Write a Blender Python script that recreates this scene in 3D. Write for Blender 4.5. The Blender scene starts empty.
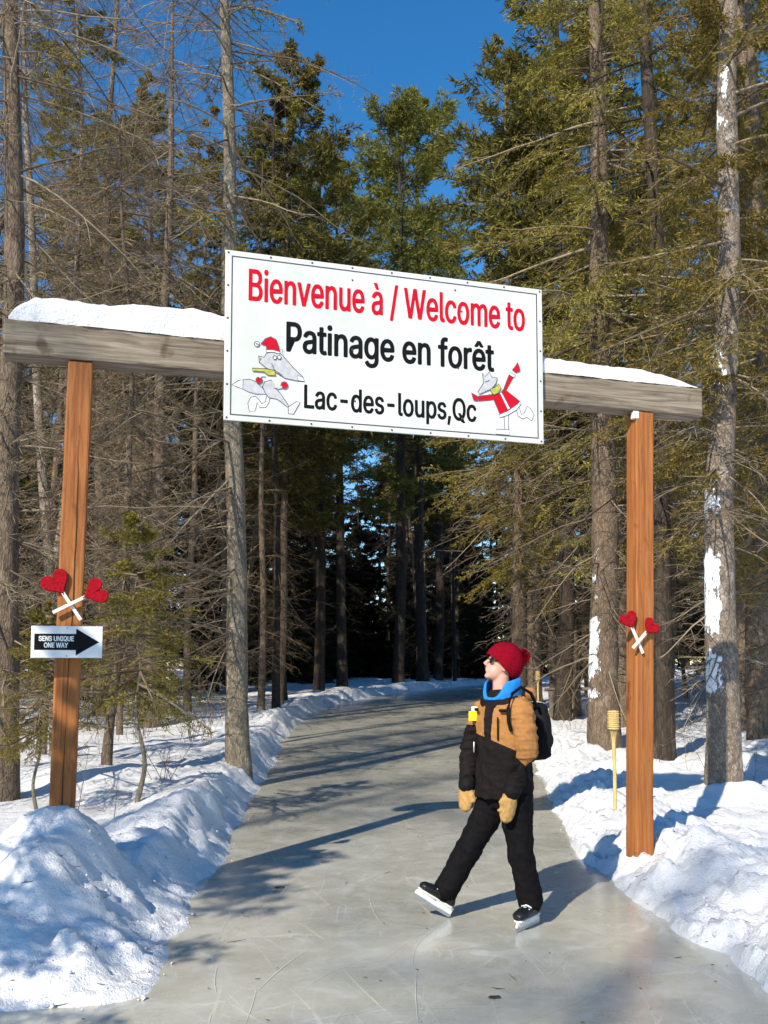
import bpy, bmesh, math, random
import numpy as np
from mathutils import Vector, Matrix

R = math.radians
C = bpy.context.scene.collection
scene = bpy.context.scene

# ------------------------------------------------------------------ camera, sky, sun, exposure
cam_d = bpy.data.cameras.new('camera')
cam = bpy.data.objects.new('camera', cam_d)
C.objects.link(cam)
scene.camera = cam
F_PX, PITCH, PPY, CAM_H = 900.0, R(4.0), 607.0, 1.6
cam.location = (0, 0, CAM_H)
cam.rotation_euler = (R(90) + PITCH, 0, 0)
cam_d.sensor_fit = 'VERTICAL'
cam_d.sensor_height = 36.0
cam_d.lens = F_PX / 1024 * 36.0
cam_d.shift_y = (PPY - 512) / 1024
cam_d.clip_start = 0.05
cam_d.clip_end = 3000

SUN_EL, SUN_DIR = R(35), Vector((-0.5, -0.866, 0)).normalized()      # sun behind the camera's left shoulder
world = bpy.data.worlds.new('World')
scene.world = world
world.use_nodes = True
wn, wl = world.node_tree.nodes, world.node_tree.links
wn.clear()
wo = wn.new('ShaderNodeOutputWorld')
bg = wn.new('ShaderNodeBackground')
sky = wn.new('ShaderNodeTexSky')
sky.sky_type = 'NISHITA'
sky.sun_disc = False
sky.sun_elevation = SUN_EL
sky.sun_rotation = math.atan2(SUN_DIR.x, SUN_DIR.y)
sky.altitude = 300
sky.air_density = 1.0
sky.dust_density = 0.0
sky.ozone_density = 1.6
bg.inputs['Strength'].default_value = 0.12
deep = wn.new('ShaderNodeHueSaturation')                              # the deep clear blue of a dry winter sky, everywhere alike
deep.inputs['Saturation'].default_value = 1.38
deep.inputs['Value'].default_value = 1.15
wl.new(sky.outputs['Color'], deep.inputs['Color'])
wl.new(deep.outputs['Color'], bg.inputs['Color'])
wl.new(bg.outputs['Background'], wo.inputs['Surface'])

sun_d = bpy.data.lights.new('sun', 'SUN')
sun_d.energy = 4.8
sun_d.angle = R(0.53)
sun_d.color = (1.0, 0.9, 0.74)
sun = bpy.data.objects.new('sun', sun_d)
C.objects.link(sun)
to_sun = Vector((SUN_DIR.x * math.cos(SUN_EL), SUN_DIR.y * math.cos(SUN_EL), math.sin(SUN_EL)))
sun.rotation_euler = to_sun.to_track_quat('Z', 'Y').to_euler()
sun.location = to_sun * 60

scene.view_settings.view_transform = 'Standard'
scene.view_settings.look = 'None'
scene.view_settings.exposure = 0.5
scene.view_settings.gamma = 1.0
scene.render.engine = 'CYCLES'
scene.cycles.use_light_tree = False
scene.cycles.debug_use_spatial_splits = True
scene.cycles.max_bounces = 4
scene.cycles.diffuse_bounces = 2
scene.cycles.glossy_bounces = 2
scene.cycles.transmission_bounces = 3
scene.cycles.caustics_reflective = False
scene.cycles.caustics_refractive = False


def at(u, v, Y):
    """world point seen at picture position (u, v) when it stands Y metres ahead"""
    cx, cy = (u - 384) / F_PX, (PPY - v) / F_PX
    dy = math.cos(PITCH) - math.sin(PITCH) * cy
    dz = math.sin(PITCH) + math.cos(PITCH) * cy
    t = Y / dy
    return Vector((cx * t, Y, CAM_H + dz * t))


# ------------------------------------------------------------------ material helpers
class NT:
    def __init__(self, name):
        self.m = bpy.data.materials.new(name)
        self.m.use_nodes = True
        self.t = self.m.node_tree
        self.t.nodes.clear()
        self.out = self.n('ShaderNodeOutputMaterial')
        self.b = self.n('ShaderNodeBsdfPrincipled')
        self.l(self.b.outputs[0], self.out.inputs['Surface'])

    def n(self, kind, **kw):
        o = self.t.nodes.new(kind)
        for k, v in kw.items():
            setattr(o, k, v)
        return o

    def l(self, a, b):
        self.t.links.new(a, b)

    def coord(self, which='Object', scale=(1, 1, 1)):
        tc = self.n('ShaderNodeTexCoord')
        mp = self.n('ShaderNodeMapping')
        mp.inputs['Scale'].default_value = scale
        self.l(tc.outputs[which], mp.inputs['Vector'])
        return mp.outputs[0]

    def noise(self, vec, scale, detail=4, rough=0.55, dist=0.0):
        o = self.n('ShaderNodeTexNoise')
        o.inputs['Scale'].default_value = scale
        o.inputs['Detail'].default_value = detail
        o.inputs['Roughness'].default_value = rough
        o.inputs['Distortion'].default_value = dist
        if vec is not None:
            self.l(vec, o.inputs['Vector'])
        return o.outputs['Fac']

    def ramp(self, fac, stops, interp='LINEAR'):
        o = self.n('ShaderNodeValToRGB')
        o.color_ramp.interpolation = interp
        e = o.color_ramp.elements
        while len(e) < len(stops):
            e.new(0.5)
        for i, (p, c) in enumerate(stops):
            e[i].position = p
            e[i].color = c if len(c) == 4 else (*c, 1)
        self.l(fac, o.inputs[0])
        return o.outputs[0]

    def math(self, op, a, b=None, clamp=False):
        o = self.n('ShaderNodeMath', operation=op, use_clamp=clamp)
        for i, x in enumerate((a, b)):
            if x is None:
                continue
            if isinstance(x, (int, float)):
                o.inputs[i].default_value = x
            else:
                self.l(x, o.inputs[i])
        return o.outputs[0]

    def mix(self, fac, a, b, blend='MIX'):
        o = self.n('ShaderNodeMix', data_type='RGBA', blend_type=blend)
        for i, x in ((0, fac), (6, a), (7, b)):
            if isinstance(x, (int, float)):
                o.inputs[i].default_value = x
            elif isinstance(x, tuple):
                o.inputs[i].default_value = (*x, 1) if len(x) == 3 else x
            else:
                self.l(x, o.inputs[i])
        return o.outputs[2]

    def bump(self, h, strength, dist):
        o = self.n('ShaderNodeBump')
        o.inputs['Strength'].default_value = strength
        o.inputs['Distance'].default_value = dist
        self.l(h, o.inputs['Height'])
        self.l(o.outputs[0], self.b.inputs['Normal'])

    def color(self, c):
        if isinstance(c, tuple):
            self.b.inputs['Base Color'].default_value = (*c, 1)
        else:
            self.l(c, self.b.inputs['Base Color'])

    def rough(self, r, spec=0.5):
        if isinstance(r, (int, float)):
            self.b.inputs['Roughness'].default_value = r
        else:
            self.l(r, self.b.inputs['Roughness'])
        self.b.inputs['Specular IOR Level'].default_value = spec


M = {}


def plain(name, col, rough=0.6, spec=0.3, var=0.12, scale=30, bump=0.0, metal=0.0):
    k = NT(name)
    v = k.coord()
    n = k.noise(v, scale, 5)
    lo = tuple(max(0, c * (1 - var)) for c in col)
    hi = tuple(min(1, c * (1 + var)) for c in col)
    k.color(k.ramp(n, [(0.3, lo), (0.7, hi)]))
    k.rough(rough, spec)
    k.b.inputs['Metallic'].default_value = metal
    if bump:
        k.bump(n, 0.6, bump)
    M[name] = k.m
    return k.m


def make_materials():
    # snow
    k = NT('snow')
    v = k.coord()
    n1 = k.noise(v, 9, 6, 0.65)
    n2 = k.noise(v, 70, 4, 0.7)
    n3 = k.noise(v, 1.3, 3)
    k.color(k.ramp(n3, [(0.3, (0.74, 0.755, 0.78)), (0.7, (0.83, 0.83, 0.84))]))
    k.rough(0.55, 0.25)
    h = k.math('ADD', k.math('MULTIPLY', n1, 0.7), k.math('MULTIPLY', n2, 0.3))
    k.bump(h, 0.9, 0.05)
    M['snow'] = k.m
    # ice
    k = NT('ice')
    v = k.coord()
    big = k.noise(v, 0.9, 7, 0.68, 0.4)
    mid = k.noise(v, 4.0, 6, 0.7, 0.6)
    fine = k.noise(v, 40, 5, 0.7)
    c = k.ramp(big, [(0.3, (0.375, 0.365, 0.3)), (0.55, (0.49, 0.477, 0.4)), (0.75, (0.6, 0.587, 0.51))])
    frost = k.ramp(mid, [(0.5, (0, 0, 0)), (0.75, (1, 1, 1))])
    c = k.mix(k.math('MULTIPLY', frost, 0.55), c, (0.64, 0.64, 0.61))
    # hairline cracks and skate cuts in two directions
    cr = None
    for sc, rot, w in (((0.9, 0.35, 1), 0.4, 0.010), ((0.5, 1.3, 1), -0.7, 0.008), ((2.2, 0.8, 1), 1.2, 0.012)):
        tc = k.n('ShaderNodeTexCoord')
        mp = k.n('ShaderNodeMapping')
        mp.inputs['Scale'].default_value = sc
        mp.inputs['Rotation'].default_value = (0, 0, rot)
        k.l(tc.outputs['Object'], mp.inputs['Vector'])
        nz = k.n('ShaderNodeTexNoise')
        nz.inputs['Scale'].default_value = 1.2
        k.l(mp.outputs[0], nz.inputs['Vector'])
        ad = k.n('ShaderNodeMix', data_type='RGBA', blend_type='LINEAR_LIGHT')
        ad.inputs[0].default_value = 0.35
        k.l(mp.outputs[0], ad.inputs[6])
        k.l(nz.outputs['Color'], ad.inputs[7])
        vo = k.n('ShaderNodeTexVoronoi', feature='DISTANCE_TO_EDGE')
        vo.inputs['Scale'].default_value = 1.6
        k.l(ad.outputs[2], vo.inputs['Vector'])
        ln = k.math('LESS_THAN', vo.outputs['Distance'], w)
        cr = ln if cr is None else k.math('MAXIMUM', cr, ln)
    cr = k.math('MULTIPLY', cr, k.ramp(k.noise(v, 2.2, 3), [(0.45, (0, 0, 0)), (0.65, (1, 1, 1))]))
    c = k.mix(k.math('MULTIPLY', cr, 0.3), c, (0.8, 0.8, 0.8))
    k.color(c)
    k.rough(k.ramp(mid, [(0.3, (0.2,) * 3), (0.7, (0.42,) * 3)]), 0.42)
    k.bump(k.math('ADD', k.math('MULTIPLY', mid, 0.8), k.math('MULTIPLY', fine, 0.2)), 0.25, 0.012)
    k.b.inputs['Coat Weight'].default_value = 0.5                     # the wet-looking glaze of skated ice
    k.b.inputs['Coat Roughness'].default_value = 0.14
    M['ice'] = k.m
    plain('scratch', (0.62, 0.61, 0.56), 0.7, 0.2, 0.1, 12)
    # barks
    for name, lo, mid_, hi, zs in (('bark_grey', (0.1, 0.08, 0.055), (0.26, 0.22, 0.165), (0.46, 0.41, 0.33), 0.4),
                                   ('bark_brown', (0.06, 0.043, 0.03), (0.19, 0.14, 0.1), (0.35, 0.27, 0.2), 0.3),
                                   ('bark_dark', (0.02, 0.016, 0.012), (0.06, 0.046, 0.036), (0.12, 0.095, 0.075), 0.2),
                                   ('bark_pale', (0.09, 0.07, 0.052), (0.27, 0.215, 0.165), (0.55, 0.48, 0.41), 0.6)):  # pale bark, its contrast raised to paint in dappled leaf shadow
        for snowy in (False, True):
            if snowy and name not in ('bark_brown', 'bark_pale'):
                continue
            k = NT(name + ('_snowy' if snowy else ''))
            v = k.coord('Object', (1, 1, zs))
            a = k.noise(v, 20, 9, 0.78, 0.8)
            vo = k.n('ShaderNodeTexVoronoi', feature='DISTANCE_TO_EDGE')
            vo.inputs['Scale'].default_value = 34
            k.l(v, vo.inputs['Vector'])
            crk = k.ramp(vo.outputs['Distance'], [(0.0, (0, 0, 0)), (0.22, (1, 1, 1))])
            c = k.ramp(a, [(0.3, lo), (0.52, mid_), (0.72, hi)])
            c = k.mix(0.3, c, k.mix(1.0, c, crk, 'MULTIPLY'))
            lich = k.ramp(k.noise(k.coord('Object', (1, 1, 0.5)), 5, 6, 0.7), [(0.56, (0, 0, 0)), (0.64, (1, 1, 1))])
            c = k.mix(k.math('MULTIPLY', lich, 0.4), c, tuple(min(1, x * 1.25) for x in hi))
            if snowy:   # snow blown on to the trunk's left side, in patches with a ragged edge
                at_ = k.n('ShaderNodeAttribute', attribute_name='snowfield')
                e = k.math('ADD', at_.outputs['Fac'], k.math('MULTIPLY', k.math('SUBTRACT', k.noise(k.coord('Object', (1, 1, 0.45)), 9, 8, 0.78), 0.5), 2.6))
                s = k.ramp(e, [(0.46, (0, 0, 0)), (0.54, (1, 1, 1))])
                c = k.mix(s, c, (0.88, 0.89, 0.92))
            k.color(c)
            k.rough(0.85, 0.15)
            hh = k.math('ADD', k.math('MULTIPLY', a, 0.8), k.math('MULTIPLY', crk, 0.2))
            if snowy:
                hh = k.math('ADD', k.math('MULTIPLY', hh, k.math('SUBTRACT', 1.0, k.math('MULTIPLY', s, 0.75))), k.math('MULTIPLY', s, 1.1))
            k.bump(hh, 1.0, 0.03)
            M[k.m.name] = k.m
    # twigs
    for name, a_, b_ in (('twig_grey', (0.1, 0.075, 0.05), (0.3, 0.24, 0.17)), ('twig_brown', (0.1, 0.07, 0.045), (0.27, 0.2, 0.14)),
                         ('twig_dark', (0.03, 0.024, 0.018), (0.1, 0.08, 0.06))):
        k = NT(name)
        g = k.n('ShaderNodeNewGeometry')
        k.color(k.ramp(g.outputs['Random Per Island'], [(0.1, a_), (0.9, b_)]))
        k.rough(0.85, 0.1)
        M[name] = k.m
    k = NT('twig_fine')
    g = k.n('ShaderNodeNewGeometry')
    k.color(k.ramp(g.outputs['Random Per Island'], [(0.0, (0.09, 0.065, 0.035)), (0.6, (0.24, 0.185, 0.11)), (1.0, (0.38, 0.31, 0.2))]))
    k.rough(0.85, 0.1)
    M['twig_fine'] = k.m
    # foliage
    for name, cols, tr in (('leaf_olive', ((0.1, 0.085, 0.014), (0.245, 0.2, 0.035), (0.4, 0.32, 0.075)), 0.38),
                           ('leaf_pine', ((0.055, 0.055, 0.012), (0.15, 0.14, 0.028), (0.25, 0.22, 0.05)), 0.3),
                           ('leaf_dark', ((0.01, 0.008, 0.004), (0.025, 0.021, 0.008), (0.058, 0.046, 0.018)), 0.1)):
        k = NT(name)
        g = k.n('ShaderNodeNewGeometry')
        c = k.ramp(g.outputs['Random Per Island'], [(0.0, cols[0]), (0.5, cols[1]), (1.0, cols[2])])
        oi = k.n('ShaderNodeObjectInfo')
        hs = k.n('ShaderNodeHueSaturation')
        k.l(k.math('ADD', 0.485, k.math('MULTIPLY', oi.outputs['Random'], 0.03)), hs.inputs['Hue'])
        k.l(k.math('ADD', 0.8, k.math('MULTIPLY', oi.outputs['Random'], 0.4)), hs.inputs['Value'])
        k.l(c, hs.inputs['Color'])
        k.color(hs.outputs[0])
        k.rough(0.6, 0.2)
        tl = k.n('ShaderNodeBsdfTranslucent')
        k.l(hs.outputs[0], tl.inputs['Color'])
        mx = k.n('ShaderNodeMixShader')
        mx.inputs[0].default_value = tr
        k.l(k.b.outputs[0], mx.inputs[1])
        k.l(tl.outputs[0], mx.inputs[2])
        k.l(mx.outputs[0], k.out.inputs['Surface'])
        M[name] = k.m
    # timber
    for name, cs, sc in (('cedar', ((0.18, 0.055, 0.014), (0.32, 0.112, 0.028), (0.41, 0.165, 0.05)), (14, 14, 0.7)),
                         ('grey_timber', ((0.07, 0.052, 0.036), (0.2, 0.16, 0.115), (0.34, 0.29, 0.225)), (0.6, 12, 14)),
                         ('bamboo', ((0.42, 0.28, 0.09), (0.6, 0.43, 0.17), (0.72, 0.55, 0.27)), (20, 20, 3))):
        k = NT(name)
        v = k.coord('Object', sc)
        a = k.noise(v, 2.2, 6, 0.65, 1.2)
        c = k.ramp(a, [(0.3, cs[0]), (0.5, cs[1]), (0.72, cs[2])])
        kn = k.ramp(k.noise(k.coord('Object', (3, 3, 2.2)), 2.4, 2, 0.4), [(0.66, (1, 1, 1)), (0.74, (0.4, 0.3, 0.25))])
        c = k.mix(0.8, c, k.mix(1.0, c, kn, 'MULTIPLY'))
        k.color(c)
        k.rough(0.65, 0.3)
        k.bump(a, 0.6, 0.006)
        M[name] = k.m
    # sign faces
    k = NT('sign_white')
    v = k.coord()
    a = k.noise(v, 1.6, 4, 0.6)
    st = k.noise(k.coord('Object', (7, 7, 0.8)), 3, 5, 0.7)
    c = k.ramp(a, [(0.3, (0.52, 0.54, 0.5)), (0.7, (0.67, 0.68, 0.64))])  # soft dappled shading put into the white as uneven tone
    c = k.mix(k.ramp(st, [(0.55, (0, 0, 0)), (0.8, (0.35,) * 3)]), c, (0.6, 0.6, 0.56))
    k.color(c)
    k.rough(0.32, 0.5)
    k.bump(a, 0.25, 0.02)
    M['sign_white'] = k.m
    plain('paint_red', (0.5, 0.004, 0.02), 0.6, 0.12, 0.08, 10)
    plain('paint_black', (0.006, 0.006, 0.007), 0.6, 0.12, 0.2, 10)
    plain('ink', (0.07, 0.07, 0.08), 0.5, 0.3, 0.1, 10)
    plain('draw_grey', (0.46, 0.46, 0.49), 0.5, 0.3, 0.15, 25)
    plain('draw_light', (0.7, 0.7, 0.7), 0.5, 0.3, 0.05, 25)
    plain('draw_scarf', (0.42, 0.4, 0.06), 0.5, 0.3, 0.2, 40)
    plain('plate_white', (0.8, 0.8, 0.79), 0.4, 0.4, 0.04, 8)
    plain('heart_red', (0.31, 0.006, 0.014), 0.85, 0.08, 0.35, 60, 0.004)
    plain('stick_white', (0.78, 0.74, 0.68), 0.6, 0.2, 0.1, 20)
    plain('steel', (0.55, 0.55, 0.56), 0.35, 0.5, 0.1, 20, 0, 0.9)
    # clothing
    k = NT('jacket')
    tan = k.n('ShaderNodeAttribute', attribute_name='tan')
    v = k.coord()
    n = k.noise(v, 45, 5)
    f = k.math('GREATER_THAN', tan.outputs['Fac'], 0.0)
    c = k.mix(f, k.ramp(n, [(0.3, (0.009, 0.007, 0.007)), (0.7, (0.016, 0.012, 0.012))]),
              k.ramp(n, [(0.3, (0.32, 0.145, 0.048)), (0.7, (0.38, 0.182, 0.062))]))
    k.color(c)
    k.rough(0.8, 0.08)
    k.bump(k.noise(v, 22, 5, 0.6), 0.5, 0.006)
    M['jacket'] = k.m
    plain('pants_black', (0.006, 0.0055, 0.0065), 0.85, 0.08, 0.3, 30, 0.006)
    plain('knit_red', (0.2, 0.003, 0.012), 0.95, 0.04, 0.3, 90, 0.006)
    plain('fleece_blue', (0.015, 0.2, 0.6), 0.8, 0.2, 0.15, 50, 0.004)
    plain('skin', (0.58, 0.32, 0.25), 0.5, 0.35, 0.06, 20)
    plain('mitten_tan', (0.4, 0.24, 0.085), 0.75, 0.2, 0.25, 40, 0.006)
    plain('hair_brown', (0.2, 0.1, 0.045), 0.6, 0.3, 0.3, 60)
    plain('nylon_black', (0.008, 0.008, 0.009), 0.7, 0.1, 0.3, 40, 0.004)
    plain('boot_black', (0.01, 0.01, 0.011), 0.4, 0.3, 0.25, 40)
    plain('blade_white', (0.8, 0.8, 0.79), 0.35, 0.5, 0.05, 20)
    plain('tag_yellow', (0.9, 0.78, 0.02), 0.5, 0.3, 0.05, 20)
    plain('leaf_brown', (0.05, 0.03, 0.015), 0.8, 0.2, 0.3, 60)


make_materials()


# ------------------------------------------------------------------ object helpers
def np_mesh(name, V, F, smooth=True):
    """V: (n,3) array, F: list of (m,k) index arrays"""
    V = np.ascontiguousarray(V, dtype=np.float32)
    if not isinstance(F, (list, tuple)):
        F = [F]
    F = [np.asarray(f, dtype=np.int32) for f in F if len(f)]
    me = bpy.data.meshes.new(name)
    me.vertices.add(len(V))
    me.vertices.foreach_set('co', V.ravel())
    loops = np.concatenate([f.ravel() for f in F])
    tot = np.concatenate([np.full(len(f), f.shape[1], np.int32) for f in F])
    st = np.concatenate([[0], np.cumsum(tot)[:-1]]).astype(np.int32)
    me.loops.add(len(loops))
    me.loops.foreach_set('vertex_index', loops)
    me.polygons.add(len(tot))
    me.polygons.foreach_set('loop_start', st)
    me.polygons.foreach_set('loop_total', tot)
    if smooth:
        me.polygons.foreach_set('use_smooth', np.ones(len(tot), dtype=bool))
    me.update(calc_edges=True)
    return me


def link(name, me, mat=None, parent=None, loc=None, rot=None):
    o = bpy.data.objects.new(name, me)
    C.objects.link(o)
    if mat is not None and me is not None and not me.materials:
        for m in (mat if isinstance(mat, (list, tuple)) else [mat]):
            me.materials.append(M[m])
    if parent is not None:
        o.parent = parent
    if loc is not None:
        o.location = loc
    if rot is not None:
        o.rotation_euler = rot
    return o


def tag(o, label, cat=None, group=None, kind=None):
    o['label'] = label
    if cat:
        o['category'] = cat
    if group:
        o['group'] = group
    if kind:
        o['kind'] = kind
    return o


def thing(name, label, cat, loc=(0, 0, 0), rotz=0.0, group=None):
    o = bpy.data.objects.new(name, None)
    C.objects.link(o)
    o.location = loc
    o.rotation_euler = (0, 0, rotz)
    o.empty_display_size = 0.2
    return tag(o, label, cat, group)


def bm_mesh(name, bm, smooth=False):
    me = bpy.data.meshes.new(name)
    bmesh.ops.recalc_face_normals(bm, faces=bm.faces)
    bm.to_mesh(me)
    bm.free()
    if smooth:
        for p in me.polygons:
            p.use_smooth = True
    return me


def box_mesh(name, size, bevel=0.0, center=(0, 0, 0), seg=2):
    bm = bmesh.new()
    bmesh.ops.create_cube(bm, size=1)
    for v in bm.verts:
        v.co = Vector((v.co.x * size[0] + center[0], v.co.y * size[1] + center[1], v.co.z * size[2] + center[2]))
    if bevel:
        bmesh.ops.bevel(bm, geom=bm.edges[:], offset=bevel, segments=seg, affect='EDGES', profile=0.5)
    return bm_mesh(name, bm)


def prism_mesh(name, pts, y0, y1, bevel=0.0):
    """polygon in the x-z plane pushed from y0 to y1"""
    bm = bmesh.new()
    a = [bm.verts.new((x, y0, z)) for x, z in pts]
    b = [bm.verts.new((x, y1, z)) for x, z in pts]
    bm.faces.new(a)
    bm.faces.new(b[::-1])
    n = len(pts)
    for i in range(n):
        bm.faces.new((a[i], b[i], b[(i + 1) % n], a[(i + 1) % n]))
    if bevel:
        bmesh.ops.recalc_face_normals(bm, faces=bm.faces)
        es = [e for e in bm.edges if abs(e.verts[0].co.y - e.verts[1].co.y) < 1e-6]
        bmesh.ops.bevel(bm, geom=es, offset=bevel, segments=2, affect='EDGES')
    return bm_mesh(name, bm)


def rand_unit(rng, n):
    v = rng.normal(size=(n, 3))
    return v / np.linalg.norm(v, axis=1, keepdims=True)


def norm(v):
    return v / np.maximum(np.linalg.norm(v, axis=-1, keepdims=True), 1e-9)


# 2-D value noise ------------------------------------------------------------
def vnoise(x, y, seed=0):
    xi, yi = np.floor(x).astype(np.int64), np.floor(y).astype(np.int64)
    fx, fy = x - xi, y - yi
    fx, fy = fx * fx * fx * (fx * (fx * 6 - 15) + 10), fy * fy * fy * (fy * (fy * 6 - 15) + 10)

    def h(a, b):
        n = (a * 374761393 + b * 668265263 + seed * 974634777) & 0xFFFFFFFF
        n = ((n ^ (n >> 13)) * 1274126177) & 0xFFFFFFFF
        n = ((n ^ (n >> 16)) * 2246822519) & 0xFFFFFFFF
        return ((n ^ (n >> 15)) & 0xFFFF) / 32767.5 - 1.0
    a, b, c, d = h(xi, yi), h(xi + 1, yi), h(xi, yi + 1), h(xi + 1, yi + 1)
    return (a * (1 - fx) + b * fx) * (1 - fy) + (c * (1 - fx) + d * fx) * fy


def fbm(x, y, oct=4, seed=0, gain=0.5):
    s, a = 0, 1.0
    for i in range(oct):
        s = s + a * vnoise(x * 2 ** i, y * 2 ** i, seed + i * 17)
        a *= gain
    return s


def sstep(a, b, x):
    t = np.clip((x - a) / (b - a), 0, 1)
    return t * t * (3 - 2 * t)


# ------------------------------------------------------------------ the ground: ice path, ploughed banks, forest floor
LEFT = [(13, 58), (8.6, 54.5), (4.8, 50.7), (2.3, 45.1), (0.04, 39.8), (-1.5, 33.5), (-2.1, 29), (-2.29, 24.7), (-2.12, 19.4), (-1.7, 12.7),
        (-1.54, 10.1), (-1.37, 7.7), (-1.33, 6.7), (-1.22, 5.5), (-1.17, 4.8), (-1.24, 4.5), (-1.85, 4.36), (-4.5, 4.0), (-7, 2), (-7.5, -4), (-7, -12)]
RIGHT = [(6, -12), (4, -2), (2.6, 2.5), (1.95, 4.4), (1.92, 5.2), (1.8, 6.0), (1.71, 6.7), (1.7, 8.1), (1.89, 10.1), (2.24, 12.7),
         (2.9, 19), (3.4, 26), (4.0, 32), (5.4, 38), (7.6, 43), (11, 47.5), (17, 52)]


def smooth_line(p, per=6):
    p = [Vector((*q, 0)) for q in p]
    out = []
    for i in range(len(p) - 1):
        a, b, c, d = p[max(i - 1, 0)], p[i], p[i + 1], p[min(i + 2, len(p) - 1)]
        for j in range(per):
            t = j / per
            q = 0.5 * ((2 * b) + (c - a) * t + (2 * a - 5 * b + 4 * c - d) * t * t + (3 * b - a - 3 * c + d) * t ** 3)
            out.append((q.x, q.y))
    out.append((p[-1].x, p[-1].y))
    return out


POLY = np.array(smooth_line(LEFT) + smooth_line(RIGHT))


def path_dist(x, y):
    """signed distance to the ice edge, negative on the ice"""
    sh = x.shape
    x, y = x.ravel(), y.ravel()
    best = np.full(x.shape, 1e9)
    inside = np.zeros(x.shape, bool)
    n = len(POLY)
    for i in range(n):
        ax, ay = POLY[i]
        bx, by = POLY[(i + 1) % n]
        dx, dy = bx - ax, by - ay
        l2 = dx * dx + dy * dy
        if l2 < 1e-12:
            continue
        t = np.clip(((x - ax) * dx + (y - ay) * dy) / l2, 0, 1)
        best = np.minimum(best, (x - ax - t * dx) ** 2 + (y - ay - t * dy) ** 2)
        if ay != by:
            c = ((ay > y) != (by > y)) & (x < (bx - ax) * (y - ay) / (by - ay) + ax)
            inside ^= c
    d = np.sqrt(best)
    d = np.where(inside, -d, d)
    d = d + 0.06 * fbm(x * 2.2, y * 2.2, 3, 51) * (np.abs(d) < 1.5)
    return d.reshape(sh)


def base_z(y):
    return np.clip(0.02 * (y - 15), 0, 1.5)


LUMPS = [(2.3, 6.8, 0.12, 0.17, 0.17), (-2.08, 5.9, 0.37, 0.36, 0.32), (-1.98, 5.35, 0.25, 0.28, 0.26), (-1.62, 5.65, 0.12, 0.2, 0.22), (-2.75, 5.6, 0.12, 0.6, 0.5),
         (-2.15, 4.85, 0.10, 0.16, 0.14), (-1.6, 5.2, 0.08, 0.2, 0.2), (-2.6, 6.3, 0.16, 0.5, 0.35),
         (3.8, 9.95, 0.22, 0.55, 0.5), (1.95, 6.55, 0.06, 0.25, 0.3), (2.5, 6.6, 0.08, 0.4, 0.4), (2.3, 8.4, 0.06, 0.4, 0.4),
         (4.9, 13.2, 0.2, 0.6, 0.5), (3.6, 12.4, 0.18, 0.5, 0.4), (6.4, 15, 0.25, 0.8, 0.6), (-3.6, 11.5, 0.15, 0.9, 0.7)]


def ground_z(x, y, detail=True):
    x, y = np.asarray(x, float), np.asarray(y, float)
    d = path_dist(x, y)
    left = (x < 0.4 + 0.04 * np.maximum(y - 25, 0) ** 1.25)
    near = np.exp(-((y - 5.4) / 1.0) ** 2) * left
    bw = np.where(left, 0.42 + 0.55 * near, 0.6)                     # distance of the bank's crest from the ice
    bh = np.where(left, 0.34 + 0.06 * np.sin(y * 0.9) + 0.04 * near, 0.2)
    floor = np.where(left, 0.27, 0.21) + 0.012 * np.clip(np.abs(x) - 4, 0, 40) + 0.07 * fbm(x * 0.35, y * 0.35, 3, 5)
    far = sstep(13, 22, y)
    up = sstep(0.0, 1.0, d / bw) ** (1 + 0.5 * near)
    over = sstep(0.0, 1.0, (d - bw) / 0.9)
    prof = up * (bh * (1 - over) + floor * over)
    z = prof
    for lx, ly, a, rx, ry in LUMPS:
        g = np.exp(-(((x - lx) / rx) ** 2 + ((y - ly) / ry) ** 2) ** 1.3)
        z = z + a * g * sstep(0.02, 0.35, d)
    if detail:
        band = sstep(0.0, 0.1, d) * (1 - 0.8 * sstep(0.9, 1.8, d))
        lump = np.abs(fbm(x * 2.6, y * 2.6, 2, 11)) * np.where(left, 0.05, 0.07) + np.abs(vnoise(x * 6.5, y * 6.5, 31)) * np.where(left, 0.028, 0.055) + np.abs(vnoise(x * 14, y * 14, 37)) * 0.026 + np.abs(vnoise(x * 27, y * 27, 39)) * 0.014
        z = z + band * (lump * np.where(left, 1.0, 1.35) - 0.035)
        apron = sstep(0.0, 0.06, d) * (1 - sstep(0.5, 0.9, d))
        z = z + apron * (np.abs(vnoise(x * 24, y * 24, 41)) * 0.02 + np.abs(vnoise(x * 11, y * 11, 43)) * 0.03)
        z = z + sstep(0.8, 1.6, d) * (0.05 * fbm(x * 1.1, y * 1.1, 4, 7) + 0.012 * np.abs(vnoise(x * 7, y * 7, 3)))
    z = np.where(d > 0, z - 0.012 * (1 - sstep(0, 0.05, d)), np.maximum(-0.05, -0.012 + d * 0.4))
    return z + base_z(y)


def gz(x, y):
    return float(ground_z(np.array([x]), np.array([y]))[0])


def axis(core, lo, hi, step0, grow):
    a = list(core)
    s = step0
    while a[-1] < hi:
        s *= grow
        a.append(a[-1] + s)
    s = step0
    b = [core[0]]
    while b[-1] > lo:
        s *= grow
        b.append(b[-1] - s)
    return np.array(b[:0:-1] + a)


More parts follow.
